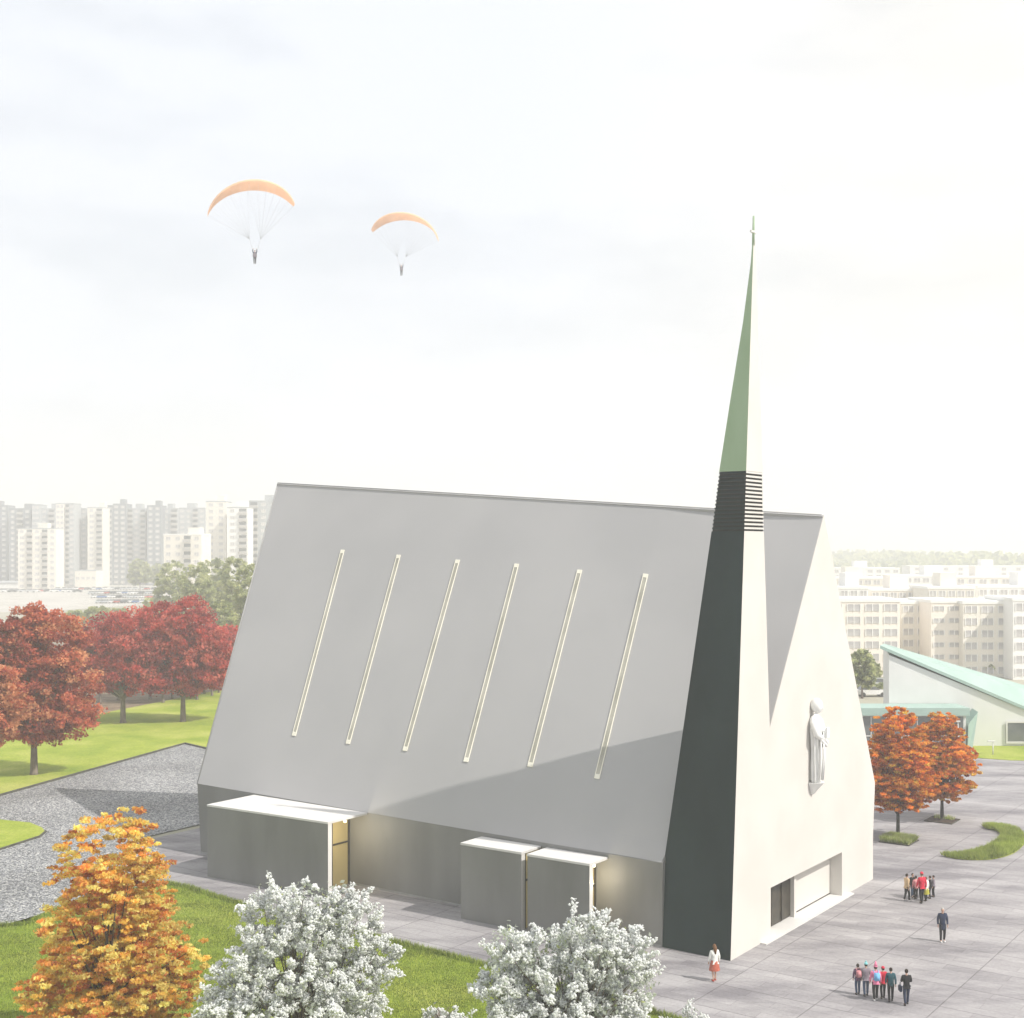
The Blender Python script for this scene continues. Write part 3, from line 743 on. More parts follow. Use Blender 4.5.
def inside(poly, x, y):
    c = np.zeros(len(x), bool); j = len(poly) - 1
    for i in range(len(poly)):
        xi, yi, xj, yj = poly[i].x, poly[i].y, poly[j].x, poly[j].y
        c ^= ((yi > y) != (yj > y)) & (x < (xj - xi) * (y - yi) / (yj - yi + 1e-12) + xi); j = i
    return c
lp_ = [G(*p) for p in lawn_edge] + [W(8, 40), W(-30, 40)]
xs = rng.uniform(-34, 12, 900000); ys = rng.uniform(44, 78, 900000); kk = inside(lp_, xs, ys) & (np.abs(xs / ys) < .45)
P = np.stack([xs[kk], ys[kk], np.full(kk.sum(), .045)], 1)
edge = []
le = [G(*p) for p in lawn_edge]
for a, b_ in zip(le[:-1], le[1:]):
    m_ = int((b_ - a).length * 260); t = rng.random(m_); w = np.abs(rng.normal(size=m_)) * .16
    d = (b_ - a).normalized(); nrm = Vector((d.y, -d.x, 0)); nrm = nrm if nrm.y < 0 else -nrm
    edge.append(np.stack([a.x + (b_.x - a.x) * t + nrm.x * w, a.y + (b_.y - a.y) * t + nrm.y * w, np.full(m_, .04)], 1))
g1 = blades('lawn_blades', P, .09, Lgrass, wd=.014); tag(g1, 'short green grass of the lower lawn', 'grass', kind='stuff')
g2 = blades('edge_grass', np.concatenate(edge), .26, Lgrass, wd=.02); tag(g2, 'longer tufty grass along the paving edge of the lower lawn', 'grass', kind='stuff')

# ---- plaza planting beds
def bed(px, py, half, label, grassy):
    c = G(px, py); root = empty('planting_bed', c, TH, label, 'planting bed')
    bm = bmesh.new(); add_box(bm, (-half, -half, -.02), (half, half, .05)); obj('soil', bm, M_soil, root)
    bm = bmesh.new()
    for (lo, hi) in (((-half - .05, -half - .05, 0), (half + .05, -half - .002, .07)), ((-half - .05, half + .002, 0), (half + .05, half + .05, .07)), ((-half - .05, -half, 0), (-half - .002, half, .068)), ((half + .002, -half, 0), (half + .05, half, .068))): add_box(bm, lo, hi)
    obj('edging', bm, M_kerb, root)
    n = 9000 if grassy else 900
    Pp = np.stack([rng.uniform(-half * .95, half * .95, n), rng.uniform(-half * .95, half * .95, n), np.full(n, .05)], 1)
    if not grassy: Pp = Pp[(Pp[:, 1] < -half * .35) & (np.abs(Pp[:, 0]) < half * .7)]
    o = blades('grass', Pp, .38 if grassy else .28, [Lgrass[0], Lgr[2]], root, .03); o['kind'] = 'stuff'
bed(899, 841.5, 1.0, 'square planting bed full of tall grass, nearer the church', True)
bed(942, 820.5, .98, 'square planting bed of dark bare soil, farther from the church', False)
hp = [(946, 856.5), (962, 858), (980, 857), (997, 852.5), (1009, 845), (1013, 838), (1008, 832), (998, 829), (988, 828.5)]
hw_ = [.1, .55, .95, 1.05, .95, .8, .8, .75, .6]
root = empty('grass_arc', G(990, 845), 0, 'curved hook shaped bed of bright green grass on the plaza', 'planting bed')
cp = [G(*p) - G(990, 845) for p in hp]; left, right = [], []
cs = []; ws = []
for i in range(len(cp) - 1):
    for k in range(6):
        t = k / 6; p0 = cp[max(i - 1, 0)]; p1 = cp[i]; p2 = cp[i + 1]; p3 = cp[min(i + 2, len(cp) - 1)]
        cs.append(.5 * ((2 * p1) + (p2 - p0) * t + (2 * p0 - 5 * p1 + 4 * p2 - p3) * t * t + (3 * p1 - p0 - 3 * p2 + p3) * t ** 3)); ws.append(hw_[i] + (hw_[i + 1] - hw_[i]) * t)
bm = bmesh.new(); prev = None; GP = []
for i in range(len(cs)):
    d = (cs[min(i + 1, len(cs) - 1)] - cs[max(i - 1, 0)]).normalized(); nrm = Vector((d.y, -d.x, 0))
    cur = [bm.verts.new(cs[i] + nrm * ws[i] * .9 * q + Vector((0, 0, h))) for q, h in ((-1, .01), (-.8, .12), (0, .2), (.8, .12), (1, .01))]
    if prev:
        for a in range(4): bm.faces.new((prev[a], prev[a + 1], cur[a + 1], cur[a]))
    prev = cur
    for _ in range(int(420 * ws[i])):
        q = random.uniform(-.95, .95); GP.append(cs[i] + nrm * ws[i] * q + d * random.uniform(-.35, .35) + Vector((0, 0, .08)))
obj('mound', bm, M_lawn, root); o = blades('grass', np.array([tuple(p) for p in GP]), .3, Lgrass[:2], root, .03); o['kind'] = 'stuff'

# ------------------------------------------------------------------ apartment blocks
def wallm(name, c, v=.06): return noise_mat(name, tuple(x * (1 - v) for x in c), tuple(min(1, x * (1 + v)) for x in c), scale=.08, rough=.9)
MB_ = {'grey': wallm('panel_grey', (.38, .40, .41)), 'dark': wallm('panel_dark_grey', (.22, .24, .26)), 'beige': wallm('panel_beige', (.78, .74, .66)), 'white': wallm('panel_white', (.84, .83, .80)), 'pink': wallm('panel_pink', (.84, .78, .70))}
M_balc = wallm('balcony_panel', (.45, .43, .40))
wcache = {}
M_winp = noise_mat('hazed_glass', (.40, .39, .39), (.58, .56, .54), scale=.5, rough=.4)  # washed-out look of the haze put into the window colour
def win_mesh(w, h, d=.06):
    k = (round(w, 2), round(h, 2))
    if k not in wcache:
        bm = bmesh.new(); add_box(bm, (-w / 2, -d, -h / 2), (w / 2, .1, h / 2), 0)
        for x in (-w / 2, 0, w / 2): add_box(bm, (x - .06, -d - .05, -h / 2 - .06), (x + .06, -d - .004, h / 2 + .06), 1)
        me = bpy.data.meshes.new('window'); bm.to_mesh(me); bm.free(); me.materials.append(M_winp); me.materials.append(MB_['white']); wcache[k] = me
    return wcache[k]
def apartments(x0, x1, ytop, Y, tone, label, rot=0.0, floors=None, cols=None, ww=1.9, wh=1.5, depth=12, base_z=0, roofbox=True, group=None, side=True, balc=(), name='apartment_block'):
    X0 = (x0 - CX) / F * Y; X1 = (x1 - CX) / F * Y; zt = H - (ytop - CY) / F * Y; w = X1 - X0; h = zt
    root = empty(name, ((X0 + X1) / 2, Y, 0), rot, label, 'apartment block', group)
    bm = bmesh.new(); add_box(bm, (-w / 2, 0, -.05), (w / 2, depth, h)); obj('walls', bm, MB_[tone], root)
    bm = bmesh.new(); add_box(bm, (-w / 2 - .1, -.1, h + .004), (w / 2 + .1, depth + .1, h + .5)); obj('roof', bm, MB_['dark' if tone == 'dark' else 'grey' if Y > 560 else 'white'], root)
    if roofbox:
        bm = bmesh.new(); q = random.uniform(-.25, .15) * w; add_box(bm, (q, 3, h + .504), (q + min(5, w * .35), 8, h + 3.2)); obj('lift_housing', bm, MB_[tone], root)
    fl = floors or max(3, int(h / 3.0)); cl = cols or max(2, int(w / 3.6))
    while fl * cl > 96: cl -= 1
    fh = h / fl; cw = w / cl; me = win_mesh(min(ww, cw * .72), min(wh, fh * .55))
    for i in range(fl):
        for j in range(cl):
            if (j in balc): continue
            o = link('window', me, root); o.location = (-w / 2 + cw * (j + .5), 0, fh * (i + .55))
    for j in balc:
        for i in range(fl):
            bm = bmesh.new(); xx = -w / 2 + cw * (j + .5)
            add_box(bm, (xx - cw * .42, -1.0, fh * i + .1), (xx + cw * .42, -.004, fh * i + fh * .42)); obj('balcony', bm, M_balc, root)
            bm = bmesh.new(); add_box(bm, (xx - cw * .36, -.03, fh * i + fh * .46), (xx + cw * .36, .05, fh * i + fh * .9)); obj('window', bm, M_glass, root)
    return root
LB = [(-22, 7.5, 506, 760, 'dark', ()), (9, 31, 509, 748, 'dark', (1,)), (32, 39.5, 505, 742, 'grey', ()), (40.5, 55, 509, 745, 'grey', (1,)), (56, 64, 504, 715, 'beige', ()), (65, 74, 504, 716, 'grey', (0,)), (75, 86.5, 509, 730, 'grey', ()),
      (87.5, 103, 508, 722, 'beige', (1,)), (104, 112, 506, 735, 'dark', ()), (113, 126, 504.5, 737, 'dark', ()), (127, 146, 509, 740, 'grey', (0, 2)), (147, 161, 506, 733, 'dark', ()), (162, 178, 509, 742, 'grey', (1,)), (179, 205, 508.5, 744, 'grey', (2,)),
      (206, 226, 502, 600, 'beige', ()), (227, 248, 508, 590, 'white', (1,)), (249, 278, 501.5, 605, 'grey', (0,))]
desc = {'dark': 'dark grey', 'grey': 'light grey', 'beige': 'beige', 'white': 'whitish'}
for i, (x0, x1, yt, Y, tone, bl) in enumerate(LB):
    apartments(x0, x1, yt, Y, tone, f'hazy {desc[tone]} tower block on the left skyline, {ords[i]} from the left', balc=bl, group='tower blocks on the left skyline', name='tower_block', roofbox=(x1 - x0 > 12))
apartments(18, 56, 529, 655, 'beige', 'low beige block in front of the leftmost skyline towers', balc=(1, 3), name='apartment_block')
apartments(163, 202, 535, 545, 'beige', 'low beige block left of the tall beige tower near the church roof', balc=(2,), name='apartment_block', rot=R(-6))
apartments(75, 96, 571, 700, 'beige', 'very low beige pavilion at the foot of the skyline towers', floors=1, cols=4, roofbox=False)
# right hand side
def rb(*a, **k): return apartments(*a, **k)
rb(826, 900, 602, 205, 'pink', 'five storey pinkish block with wide dark windows right beside the church gable', floors=6, cols=4, ww=3.0, wh=1.25, roofbox=False, balc=())
rb(901, 930, 604, 212, 'beige', 'narrow beige block set back behind the turquoise roof', floors=6, cols=2, ww=1.9, wh=1.2, roofbox=False)
rb(931, 962, 603, 206, 'pink', 'pinkish block with small stair windows, third along the right row', floors=6, cols=2, ww=1.7, wh=.7, roofbox=False)
rb(963, 1012, 604, 204, 'beige', 'beige block with window groups above the turquoise roof slope', floors=6, cols=3, ww=2.4, wh=1.2, roofbox=False)
rb(1013, 1050, 601, 200, 'white', 'whitish block with dark window bands at the right picture edge', floors=6, cols=2, ww=3.0, wh=1.3, roofbox=False)
rb(830, 868, 589, 262, 'white', 'low white building behind the pinkish block, left end of the second row', floors=6, cols=4, ww=2.4, wh=1.2)
rb(871, 925, 591, 268, 'pink', 'long pinkish building in the second row behind the right blocks', floors=6, cols=6, ww=2.2, wh=1.2)
rb(928, 975, 589, 258, 'beige', 'beige building in the second row above the middle of the turquoise roof', floors=6, cols=5, ww=2.0, wh=1.2)
rb(978, 1050, 588, 265, 'white', 'long white building in the second row at the right picture edge', floors=6, cols=7, ww=2.2, wh=1.2)
rb(828, 890, 579, 350, 'beige', 'beige rooftop in the third row nearest the church', floors=6, cols=7)
rb(895, 948, 577, 365, 'white', 'white rooftop in the middle of the third row', floors=6, cols=6)
rb(955, 1045, 578, 355, 'pink', 'pinkish rooftop at the right end of the third row', floors=6, cols=8)
rb(832, 900, 569, 520, 'white', 'faint white flat roof in the farthest row beside the church', floors=6, cols=8)
rb(910, 1040, 567, 560, 'white', 'faint long white flat roof in the farthest row at right', floors=6, cols=9)

# ------------------------------------------------------------------ turquoise roofed hall
M_turq = noise_mat('turquoise_roof', (.30, .42, .37), (.36, .48, .43), scale=.4, rough=.6, stretch=(1, .2, 1))
M_hall = noise_mat('hall_wall', (.66, .665, .64), (.72, .72, .70), scale=.3, rough=.85)
hall = empty('parish_hall', G(960, 742), 0, 'low white hall with a long sloping turquoise roof at right', 'building')
hO = hall.location.copy()
Yh = 132.0
def hp_(x, y, Y): return at(x, y, Y) - hO
bm = bmesh.new()
fr = [hp_(889, 655, Yh), hp_(1075, 730, Yh), hp_(1075, 733, Yh), hp_(889, 733, Yh)]
fr[2].z = -.05; fr[3].z = -.05; fr[3].x = fr[0].x; fr[2].x = fr[1].x
add_prism(bm, fr, [p + Vector((4, 16, 0)) for p in fr]); obj('walls', bm, M_hall, hall)
bm = bmesh.new()
a = [hp_(880, 644, Yh + 4), hp_(884, 651, Yh - .6), hp_(1080, 731, Yh - .6), hp_(1090, 705, Yh + 12), hp_(1000, 672, Yh + 12)]
a = [hp_(880, 648.5, Yh - .25), hp_(1080, 733, Yh - .25), hp_(1085, 706, Yh + 12), hp_(884, 646.5, Yh + 12)]
add_prism(bm, a, [p + Vector((0, 0, .32)) for p in a]); obj('roof', bm, M_turq, hall)
bm = bmesh.new()   # lower wing
wa = [hp_(850, 742, 128.6), hp_(966, 742, 128.6)]
x0, x1 = wa[0].x, wa[1].x; y0 = 128.6 - hO.y; ztw = hp_(900, 715, 128.6).z
add_box(bm, (x0, y0, -.05), (x1, y0 + 3.3, ztw)); wing = obj('low_wing', bm, M_hall, hall)
bm = bmesh.new(); add_box(bm, (x0 - .2, y0 - .5, ztw + .003), (x1 + .2, y0 + 3.3, ztw + .75)); obj('wing_fascia', bm, M_turq, wing)
for k in range(7):
    xa = x0 + .6 + k * (x1 - x0 - .8) / 7
    bm = bmesh.new(); add_box(bm, (xa, y0 - .05, .7), (xa + 1.45, y0 - .003, ztw - .15)); wn = obj('window', bm, M_glass, hall)
    bm = bmesh.new(); add_box(bm, (xa - .06, y0 - .1, 1.5), (xa + 1.5, y0 - .053, 1.6)); add_box(bm, (xa - .1, y0 - .1, .6), (xa - .02, y0 - .053, ztw - .1)); obj('window_frame', bm, M_white, wn)
# slanted turquoise side wall beyond the wing
bm = bmesh.new(); a = [hp_(967.5, 745, 128.2), hp_(972, 745, 128.2), hp_(978, 712, 129), hp_(968.5, 724, 128.2)]
for p in a[:2]: p.z = 0
add_prism(bm, a, [p + Vector((.5, 3, 0)) for p in a]); obj('buttress', bm, M_turq, hall)
bm = bmesh.new(); xa = hp_(1008, 742, Yh - .3).x
add_box(bm, (xa, Yh - hO.y - .12, .5), (xa + 5, Yh - hO.y - .004, 2.4)); wn = obj('window', bm, M_glass, hall)
bm = bmesh.new()
for (lo, hi) in (((xa - .15, -.2, .3), (xa + 5.1, -.13, .5)), ((xa - .15, -.2, 2.4), (xa + 5.1, -.13, 2.55)), ((xa - .15, -.2, .5), (xa, -.13, 2.4))):
    add_box(bm, (lo[0], Yh - hO.y + lo[1], lo[2]), (hi[0], Yh - hO.y + hi[1], hi[2]))
obj('window_frame', bm, M_white, wn)
# lamp posts near the hall
M_post = noise_mat('post_white', (.6, .6, .58), (.7, .7, .68), scale=2, rough=.6)
for (px, by, ty, lab) in ((958, 752, 722, 'pale lamp post left of the turquoise buttress by the hall'), (993, 755, 742, 'very short pale bollard lamp on the small lawn by the hall')):
    b = G(px, by); h = (by - ty) / F * b.y
    r_ = empty('street_lamp', b, 0, lab, 'street lamp'); bm = bmesh.new(); add_tube(bm, [(0, 0, 0), (0, 0, h)], [.08, .05], 8); obj('post', bm, M_post, r_)
    bm = bmesh.new(); add_box(bm, (-.5, -.12, h + .004), (.2, .12, h + .14)); obj('lamp_head', bm, M_post, r_)
# right hand trees and shrubs
def small_tree(px, by, hw, hh, label, name='green_tree', mats=Lgr, cat='tree'):
    b = G(px, by); sc = b.y / F; w = hw * sc; h = hh * sc
    tree(name, b, [(0, 0, h * .6, w, w, h * .38), (w * .4, 0, h * .45, w * .7, w * .7, h * .25)], 150, 30, w * .3, .3, mats, [.4, .2, .4], .15, h * .25, label, n_limb=8, bark=M_bargrey, cat=cat)
small_tree(862, 698, 12, 50, 'hazy olive tree between the church gable and the white hall')
small_tree(985, 676, 10, 18, 'round hazy tree rising just behind the turquoise roof')
small_tree(870, 686, 10, 26, 'smaller olive tree beside the hazy tree at the church gable')
for i, (px, w) in enumerate([(868, 9), (880, 7), (889, 7)]):
    small_tree(px, 693, w, 9, f'low clipped green bush in front of the pinkish block, {["left", "middle", "right"][i]} one of three', 'bush', cat='bush')
# far-off wood at the horizon, one mass
n = 26000
for sgn, lab, xr in ((1, 'faint blue green wood along the right horizon', (150, 900)), (-1, 'faint wood along the left horizon behind the towers', (-900, -100))):
    x = rng.uniform(*xr, n); y = rng.uniform(950, 1500, n); hgt = 9 + 6 * np.sin(x * .021) + 4 * np.sin(x * .083 + y * .01)
    z = rng.random(n) ** .6 * hgt
    o = quads_obj('distant_wood', np.stack([x, y, z], 1), 5.0, Lgr, rng.integers(0, 3, n), None, 1.3); tag(o, lab, 'wood', kind='stuff')

# ------------------------------------------------------------------ cars
def paint(name, c):
    m, nt, b = new_mat(name); b.inputs['Base Color'].default_value = (*c, 1); b.inputs['Roughness'].default_value = .3; b.inputs['Coat Weight'].default_value = .5
    return m
PC = {'white': paint('paint_white', (.8, .8, .8)), 'silver': paint('paint_silver', (.5, .52, .54)), 'dark': paint('paint_dark', (.04, .045, .06)), 'red': paint('paint_red', (.45, .05, .04)), 'blue': paint('paint_blue', (.08, .16, .38))}
M_tyre = paint('tyre', (.02, .02, .02))
def car_proto(col):
    root = empty('parked_car')
    bm = bmesh.new()
    side = [(-2.15, .35), (2.1, .35), (2.2, .6), (2.1, .82), (1.15, .95), (-1.6, .98), (-2.15, .9), (-2.25, .6)]
    add_prism(bm, [Vector((x, -.85, z)) for x, z in side], [Vector((x, .85, z)) for x, z in side]); obj('body', bm, PC[col], root)
    bm = bmesh.new(); cab = [(-1.75, .99), (1.05, .965), (.35, 1.42), (-1.2, 1.44)]
    add_prism(bm, [Vector((x, -.76, z)) for x, z in cab], [Vector((x, .76, z)) for x, z in cab]); obj('windows', bm, M_glass, root)
    bm = bmesh.new(); add_box(bm, (-1.15, -.7, 1.443), (.32, .7, 1.48)); obj('roof', bm, PC[col], root)
    for x in (-1.35, 1.35):
        for y in (-.8, .8):
            bm = bmesh.new(); add_tube(bm, [(x, y - .1, .32), (x, y + .1, .32)], [.32, .32], 12); obj('wheel', bm, M_tyre, root)
    return root
protos = {}
def car(col, p, rz, label, group):
    if col not in protos: protos[col] = c = car_proto(col)
    else: c = copy_tree(protos[col])
    c.location = p; c.rotation_euler = (0, 0, rz); tag(c, label, 'car', group)
num = ['first', 'second', 'third', 'fourth', 'fifth', 'sixth', 'seventh', 'eighth', 'ninth', 'tenth', 'eleventh', 'twelfth', 'thirteenth', 'fourteenth', 'fifteenth', 'sixteenth', 'seventeenth', 'eighteenth', 'nineteenth', 'twentieth']
rows = [('farthest', 589.8, 58, 160, 17, 80), ('second farthest', 592, 0, 84, 14, 30), ('middle', 594, 92, 160, 12, 70), ('second nearest', 598, 96, 156, 10, 60), ('nearest', 603, 100, 150, 8, 75)]
cols_ = ['white', 'silver', 'white', 'dark', 'silver', 'white', 'red', 'silver', 'blue', 'white', 'dark']
ci = 0
for rn, py, xa, xb, n, ang in rows:
    for i in range(n):
        ci += 1; c_ = cols_[(ci * 7 + i) % len(cols_)]
        p = G(xa + (xb - xa) * (i + random.uniform(-.15, .15)) / n, py + random.uniform(-.25, .25)); p.z = -.018
        car(c_, p, R(ang + random.uniform(-6, 6)), f'{c_} car, {num[i]} from the left in the {rn} row of the hazy car park', 'cars in the hazy car park')
p = G(871, 696); p.z = -.05; car('white', p, R(4), 'white car parked beside the church gable in front of the pinkish block', None)
p = G(882, 688); p.z = -.05; car('silver', p, R(2), 'silver car parked behind the hall at the clipped bushes', None)
# long pale shed
sh = empty('shed', G(20, 588), 0, 'long low blue grey shed in the hazy car park at left', 'shed')
bm = bmesh.new(); add_box(bm, (-16, 0, -.04), (16, 8, 2.6)); obj('walls', bm, MB_['white'], sh)
bm = bmesh.new(); a = [Vector((-16.4, -.4, 2.605)), Vector((16.4, -.4, 2.605)), Vector((16.4, 8.4, 3.3)), Vector((-16.4, 8.4, 3.3))]; add_prism(bm, a, [p + Vector((0, 0, .25)) for p in a]); obj('roof', bm, MB_['grey'], sh)

# ------------------------------------------------------------------ people
def cloth(name, c):
    return noise_mat(name, tuple(x * .85 for x in c), tuple(min(1, x * 1.15) for x in c), scale=9, rough=.9, bump=.2, spec=.15, bdist=.01)
_mc = {}
def cm_(name, c):
    if name not in _mc: _mc[name] = cloth('fabric_' + name, c)
    return _mc[name]
M_skin = noise_mat('skin', (.50, .30, .22), (.56, .35, .26), scale=8, rough=.6)
M_eye = paint('eye_dark', (.02, .015, .01)); M_lip = paint('lip', (.35, .12, .1))
def skin_mesh(verts, edges, radii, root_i=0, sub=1):
    me = bpy.data.meshes.new('tmp'); me.from_pydata([tuple(v) for v in verts], edges, []); me.update()
    o = bpy.data.objects.new('tmp', me); COL.objects.link(o)
    md = o.modifiers.new('s', 'SKIN'); md.use_smooth_shade = True
    for i, r in enumerate(radii):
        me.skin_vertices[0].data[i].radius = r if isinstance(r, tuple) else (r, r)
    me.skin_vertices[0].data[root_i].use_root = True
    sb = o.modifiers.new('d', 'SUBSURF'); sb.levels = sub; sb.render_levels = sub
    dg = bpy.context.evaluated_depsgraph_get(); res = bpy.data.meshes.new_from_object(o.evaluated_get(dg))
    bpy.data.objects.remove(o); bpy.data.meshes.remove(me)
    return res
def from_mesh(name, me, mat, parent):
    me.materials.clear(); me.materials.append(mat); me.name = name
    return link(name, me, parent)
def person(loc, rz, h, label, top, legs, hair, coat_len=.0, skirt=None, backpack=None, hat=None, longhair=False, shoes=(.03, .03, .03), stride=.12, group=None, sitting=False, arms='down', tname='coat', legskin=False):
    """faces local +Y"""
    k = h / 1.75
    root = empty('person', loc, rz, label, 'person', group)
    def v(x, y, z): return Vector((x, y, z)) * k
    st = stride
    hipz, kz = .93, .5
    if sitting:
        ft = [v(.10, .42, .42), v(-.10, .42, .42)]; kn = [v(.11, .44, .88), v(-.11, .44, .88)]
        toe = [v(.10, .56, .38), v(-.10, .56, .38)]
    else:
        ft = [v(.09, st, .09), v(-.09, -st, .11)]; kn = [v(.1, st * .7 + .03, kz), v(-.1, -st * .35 + .04, kz)]
        toe = [v(.10, st + .14, .045), v(-.10, -st + .14, .05)]
    pel, ch, nk, hd0 = v(0, 0, .97), v(0, .01, 1.28), v(0, 0, 1.49), v(0, .01, 1.60)
    sh = [v(.19, 0, 1.42), v(-.19, 0, 1.42)]
    if arms == 'up':
        el = [v(.27, .05, 1.62), v(-.27, .05, 1.62)]; ha = [v(.2, .08, 1.86), v(-.2, .08, 1.86)]
    elif arms == 'hold':
        el = [v(.25, .03, 1.15), v(-.25, .03, 1.15)]; ha = [v(.06, .24, 1.18), v(-.06, .24, 1.18)]
    else:
        el = [v(.235, -st * .5, 1.14), v(-.235, st * .5, 1.14)]; ha = [v(.235, -st * .9 + .06, .88), v(-.235, st * .9 + .06, .88)]
    # one continuous body: pelvis, chest, neck, head base, arms, legs
    V_ = [pel, ch, nk, hd0, sh[0], el[0], ha[0], sh[1], el[1], ha[1], v(.09, 0, hipz), kn[0], ft[0], toe[0], v(-.09, 0, hipz), kn[1], ft[1], toe[1]]
    E_ = [(0, 1), (1, 2), (2, 3), (1, 4), (4, 5), (5, 6), (1, 7), (7, 8), (8, 9), (0, 10), (10, 11), (11, 12), (12, 13), (0, 14), (14, 15), (15, 16), (16, 17)]
    Rr = [.095, .095, .055, .06, .055, .042, .03, .055, .042, .03, .085, .055, .038, .032, .085, .055, .038, .032]
    me = skin_mesh(V_, E_, [r * k for r in Rr])
    bm = bmesh.new(); bm.from_mesh(me)
    for f in bm.faces: f.material_index = 0
    hc = v(0, .02, 1.645)
    vs = add_ball(bm, hc, (.075 * k, .092 * k, .115 * k), 14, 12, 0)
    for q in vs:
        d = q.co - hc
        if d.z < 0: q.co.x -= d.x * .25 * (-d.z / (.115 * k)); 
    add_ball(bm, hc + v(0, .095, -.012), (.014 * k, .02 * k, .024 * k), 6, 5, 0)
    for sx in (-1, 1):
        add_ball(bm, hc + v(sx * .076, 0, -.005), (.01 * k, .02 * k, .03 * k), 6, 5, 0)
        add_ball(bm, hc + v(sx * .03, .083, .015), (.012 * k, .006 * k, .007 * k), 6, 5, 1)
    add_ball(bm, hc + v(0, .082, -.052), (.024 * k, .008 * k, .007 * k), 6, 5, 2)
    # hands: palm, four fingers and a thumb each
    for i, hnd in enumerate(ha):
        dr = (hnd - el[i]).normalized(); sd = Vector((0, 1, 0)) if abs(dr.y) < .7 else Vector((1, 0, 0)); sd = (sd - dr * sd.dot(dr)).normalized(); nn = dr.cross(sd)
        pc = hnd + dr * .045 * k
        add_tube(bm, [hnd, pc, pc + dr * .03 * k], [.024 * k, .034 * k, .03 * k], 8)
        for fi, ln in enumerate((.062, .074, .068, .052)):
            o_ = pc + sd * (fi - 1.5) * .018 * k * -1
            add_tube(bm, [o_ + dr * .02 * k, o_ + dr * (.02 + ln * .55) * k + nn * .006 * k, o_ + dr * (.02 + ln) * k + nn * .022 * k], [.0085 * k, .008 * k, .0065 * k], 5)
        add_tube(bm, [hnd + sd * .02 * k + dr * .015 * k, hnd + sd * .045 * k + dr * .045 * k, hnd + sd * .05 * k + dr * .08 * k], [.011 * k, .0095 * k, .007 * k], 5)
    b2 = bpy.data.meshes.new('body'); bm.to_mesh(b2); bm.free()
    for m in (M_skin, M_eye, M_lip): b2.materials.append(m)
    b2.polygons.foreach_set('use_smooth', [True] * len(b2.polygons)); link('body', b2, root)
    # coat
    wr = [ha[i].lerp(el[i], .12) for i in (0, 1)]
    hem = v(0, 0, .86 - coat_len)
    Vc = [v(0, 0, 1.0), v(0, .01, 1.28), v(0, 0, 1.47), sh[0], el[0], wr[0], sh[1], el[1], wr[1], hem]
    Ec = [(0, 1), (1, 2), (1, 3), (3, 4), (4, 5), (1, 6), (6, 7), (7, 8), (0, 9)]
    Rc = [(.165, .15), (.175, .155), .075, .085, .062, .05, .085, .062, .05, (.18, .16)]
    Rc = [tuple(q * k for q in r) if isinstance(r, tuple) else r * k for r in Rc]
    from_mesh(tname, skin_mesh(Vc, Ec, Rc), top, root)
    if not legskin:
        Vt = [v(0, 0, 1.0), v(.09, 0, .88), kn[0], ft[0] + v(0, -.01, -.02), v(-.09, 0, .88), kn[1], ft[1] + v(0, -.01, -.02)]
        Et = [(0, 1), (1, 2), (2, 3), (0, 4), (4, 5), (5, 6)]; Rt = [.14, .105, .078, .06, .105, .078, .06]
        from_mesh('trousers', skin_mesh(Vt, Et, [r * k for r in Rt]), legs, root)
    if skirt:
        bm = bmesh.new(); rings = []
        for z, r in ((1.02, .15), (.9, .2), (.7, .24), (.52, .27)):
            rings.append([bm.verts.new(v(r * math.cos(t) * (1 + .06 * math.sin(7 * t)), r * .8 * math.sin(t), z)) for t in [2 * math.pi * q / 20 for q in range(20)]])
        for a in range(3):
            for q in range(20): bm.faces.new((rings[a][q], rings[a][(q + 1) % 20], rings[a + 1][(q + 1) % 20], rings[a + 1][q]))
        bm.faces.new(rings[0]); obj('skirt', bm, skirt, root, True)
    # hair
    bm = bmesh.new()
    vs = add_ball(bm, hc + v(0, -.018, .022), (.088 * k, .098 * k, .115 * k), 14, 10)
    if longhair:
        add_tube(bm, [hc + v(0, -.06, .03), hc + v(0, -.1, -.1), hc + v(0, -.1, -.32)], [.08 * k, .09 * k, .05 * k], 10)
    else:
        dl = [q for q in bm.verts if q.co.z < hc.z - .055 * k or (q.co.y > hc.y + .06 * k and q.co.z < hc.z + .045 * k)]
        bmesh.ops.delete(bm, geom=dl, context='VERTS')
    obj('hair', bm, hair, root, True)
    if hat:
        bm = bmesh.new(); hs = add_ball(bm, hc + v(0, -.01, .055), (.1 * k, .108 * k, .1 * k), 14, 10)
        dl = [q for q in bm.verts if q.co.z < hc.z + .03 * k]; bmesh.ops.delete(bm, geom=dl, context='VERTS')
        if hat[1] == 'pompom': add_ball(bm, hc + v(0, -.02, .19), (.045 * k,) * 3)
        if hat[1] == 'pointed': add_tube(bm, [hc + v(0, -.02, .1), hc + v(0, -.03, .2), hc + v(0, -.04, .34)], [.09 * k, .06 * k, .01 * k], 10)
        obj('hat', bm, hat[0], root, True)
    bm = bmesh.new()
    for i in (0, 1):
        c = ft[i].lerp(toe[i], .45); c.z -= .035 * k
        add_ball(bm, c, (.05 * k, .135 * k, .05 * k), 10, 6)
    obj('shoes', bm, cm_('shoe%d' % int(shoes[0] * 100), shoes), root, True)
